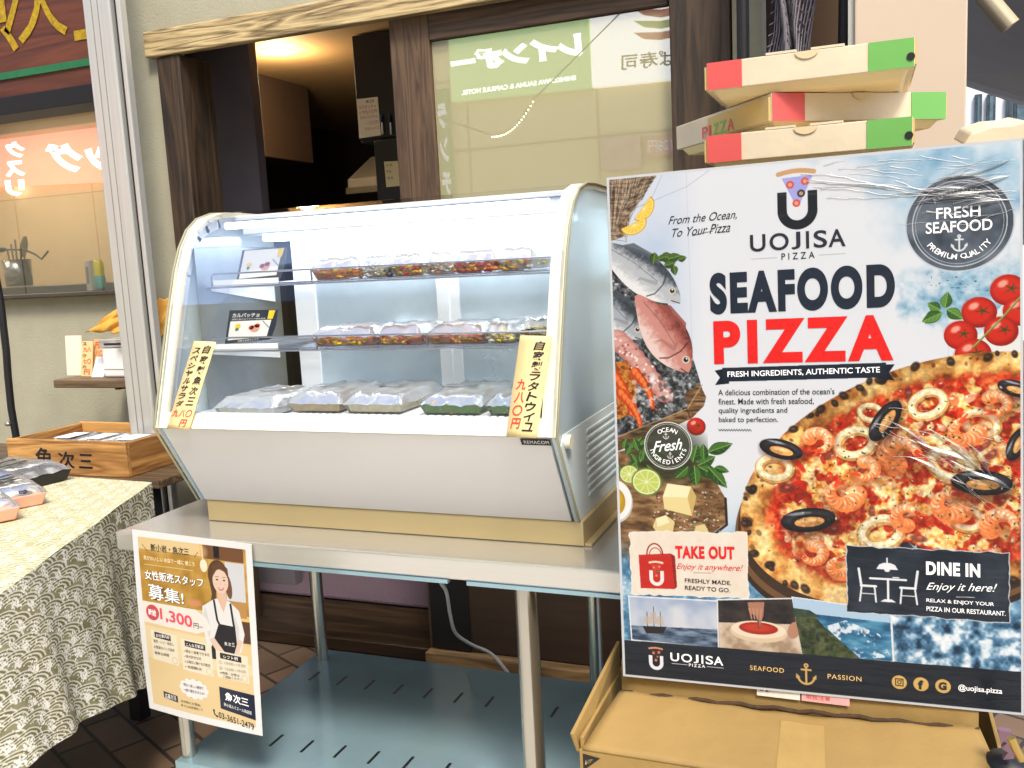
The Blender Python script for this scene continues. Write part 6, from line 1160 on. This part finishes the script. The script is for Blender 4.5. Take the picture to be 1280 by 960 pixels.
# black bag and clip at the lower right
t = thing("black_bag", "black bag with a purple zip pocket beside the cardboard box", "bag", (.27, 1.35, 0)); c = at(1262, 905, 'y', 1.42)
MB().lump((c.x + .06, 1.42, .34), (.10, .09, .26), 0, 5, .08, 20, 14).build("bag_body", mat("black_nylon", (24, 22, 26), .6, bump=.5, bscale=30), t); MB().lathe((c.x - .012, 1.345, .60), [(.0, .0), (.03, .0), (.034, .012), (.026, .03), (.0, .034)], 18).build("rolled_top", BLACK, t)
zp = MB(); q = [at(*p_, 'y', 1.30) for p_ in ((1250, 920), (1266, 922), (1270, 956), (1256, 957), (1262, 948), (1254, 943), (1261, 936), (1252, 931))]; zp.hexa([(v.x, 1.325, v.z) for v in q], [(v.x, 1.315, v.z) for v in q]); zp.build("purple_pocket", mat("purple_nylon", (120, 92, 104), .7), t)
MB().tube([at(1264, 922, 'y', 1.29), at(1270, 936, 'y', 1.29), at(1278, 950, 'y', 1.29)], .006, 0, 8).build("brass_clip", mat("brass", (190, 160, 96), .35, .8), t)

# ---------------------------------------------------------------- the other side of the street (seen mirrored in the panes)
YO = -5.6
t = thing("opposite_building", "tan building across the street behind the photographer", "building", (-3, YO, 0)); TB = mat("tan_tiles", (214, 196, 146), .8, var=.08, scale=1)
box("facade", (-22, YO - 4, 0), (9, YO, 6.2), TB, t); wn_ = mat("opposite_window", (120, 116, 100), .3, var=.3, scale=2)
for k in range(8): box("window", (-20 + k * 3.4, YO, 4.0), (-18.2 + k * 3.4, YO + .03, 5.2), wn_, t)
def vq(px, py, Yg): v = at(px, py, 'y', 2 * Yg - YO - .12); return (v.x, v.z)
def sign(name, corners, Yg, m, lab, cat="sign"):
    c = [vq(*q, Yg) for q in corners]; t = thing(name, lab, cat, (c[3][0], YO + .1, c[3][1])); MB().hexa([(x, YO + .004, z) for x, z in c], [(x, YO + .12, z) for x, z in c]).build("panel", m, t, .004); return t, c
YG = YS - .004
t, c = sign("street_sign", ((560, 44), (735, 20), (740, 109), (564, 127)), YG, glow("sign_green", (150, 188, 124), .32), "green hotel sign across the street, mirrored in the sliding door")  # panel given an added glow to brighten its mirror image
mb = MB(); f2 = lambda u, v: (u, YO + .123, v)
def vt(mb, s, quad, Yg, mi=0, **k): q = [vq(*p_, Yg) for p_ in quad]; write(mb, f2, s, (q[1], q[0], q[3], q[2]), mi, **k)
vt(mb, "レインボー", ((562, 68), (726, 38), (729, 70), (565, 92)), YG, bold=.075); vt(mb, "SHINKOIWA SAUNA & CAPSULE HOTEL", ((577, 113), (720, 94), (720, 100), (577, 119)), YG, bold=.035); mb.build("lettering", glow("added_glow_letters", (250, 250, 246), .9), t)  # letters glow by the same addition, to read brighter in the pane
t, c = sign("street_sign", ((737, 18), (850, -6), (852, 98), (740, 109)), YG, glow("sign_white", (238, 238, 232), .45), "white sushi restaurant sign with striped mark across the street")  # added glow on this sign too, for a brighter reflection
mb = MB(); vt(mb, "ぱ寿司", ((777, 68), (846, 62), (846, 82), (777, 88)), YG, 0, bold=.012)
for k, mi in ((0, 1), (1, 2), (2, 1)):
    q = [vq(*p_, YG) for p_ in ((792, 11 + 15 * k), (826, 12 + 14 * k), (862, 5 + 14 * k), (862, 14 + 14 * k), (826, 22 + 14 * k), (805, 19 + 15 * k))]; mb.add([(x, YO + .123, z) for x, z in q], [tuple(range(6))], mi)
mb.build("lettering", [INK, mat("sign_red", (206, 74, 60), .5), mat("sign_lime", (170, 190, 90), .5)], t)
YGL = YL + .01
t, c = sign("street_banner", ((-60, 182), (196, 150), (200, 224), (-60, 236)), YGL, glow("banner_red", (244, 104, 94), 1.7), "red drugstore banner across the street, mirrored in the left window")  # glow added to a banner in shade so its reflection shows brighter
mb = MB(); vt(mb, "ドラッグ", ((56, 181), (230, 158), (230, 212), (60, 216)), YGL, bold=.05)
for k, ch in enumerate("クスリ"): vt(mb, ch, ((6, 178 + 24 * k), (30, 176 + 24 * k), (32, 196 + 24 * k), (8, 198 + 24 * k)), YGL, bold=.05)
mb.build("lettering", glow("added_glow_white", (250, 250, 246), 3.0), t)  # added glow, as on the banner panel
sm = MB()
for k in range(17): sm.box((-20 + k * 1.7, YO, .02), (-19.985 + k * 1.7, YO + .012, 3.6))
for z_ in (2.75, 3.62): sm.box((-22, YO, z_), (9, YO + .014, z_ + .02))
sm.build("panel_joint", mat("joint_brown", (150, 132, 96), .8), bpy.data.objects["opposite_building"])
t, c = sign("street_poster", ((752, 172), (800, 168), (802, 210), (754, 214)), YG, mat("poster_mauve", (196, 150, 140), .6, var=.3, scale=8), "mauve poster on the wall across the street, mirrored in the pane", "poster")
t, c = sign("street_poster", ((806, 170), (842, 167), (844, 194), (808, 197)), YG, mat("poster_rose", (206, 130, 120), .6, var=.15, scale=8), "rose price board across the street, mirrored beside the pane's right edge", "poster"); mb = MB(); vt(mb, "128円", ((810, 176), (840, 173), (841, 188), (811, 191)), YG); mb.build("lettering", INKW, t)
t, c = sign("street_flag", ((544, 112), (557, 110), (566, 256), (553, 258)), YG, mat("flag_green", (60, 130, 70), .6), "narrow green and white vertical flag across the street, mirrored at the pane's left edge", "flag"); mb = MB()
for k, ch in enumerate("ランチ"): vt(mb, ch, ((546 + k * 3, 130 + 42 * k), (557 + k * 3, 128 + 42 * k), (559 + k * 3, 160 + 42 * k), (548 + k * 3, 162 + 42 * k)), YG, bold=.06)
mb.build("lettering", INKW, t)
ln = []
for k in range(19): s_ = k / 18; v = at(615 + 51 * s_, 169 - 44 * s_ ** 2.2, 'y', 2 * YG + 4.9); ln.append(Vector((v.x, -4.9, v.z)))
t = thing("string_lights", "string of small warm bulbs hung across the street", "string lights", ln[0]); MB().tube([ln[0] + Vector((-3, 0, 1.2))] + ln + [ln[-1] + Vector((2.5, 0, 1.9))], .008, 0, 5).build("cable", BLACK, t); mb = MB()
for q in ln: mb.lump((q.x, q.y, q.z - .02), (.009, .009, .011), 0, 1, .02, 6, 4)
mb.build("bulb", glow("warm_bulb", (255, 232, 170), 6), t)
_o = _fo; bpy.data.objects.remove(_o)
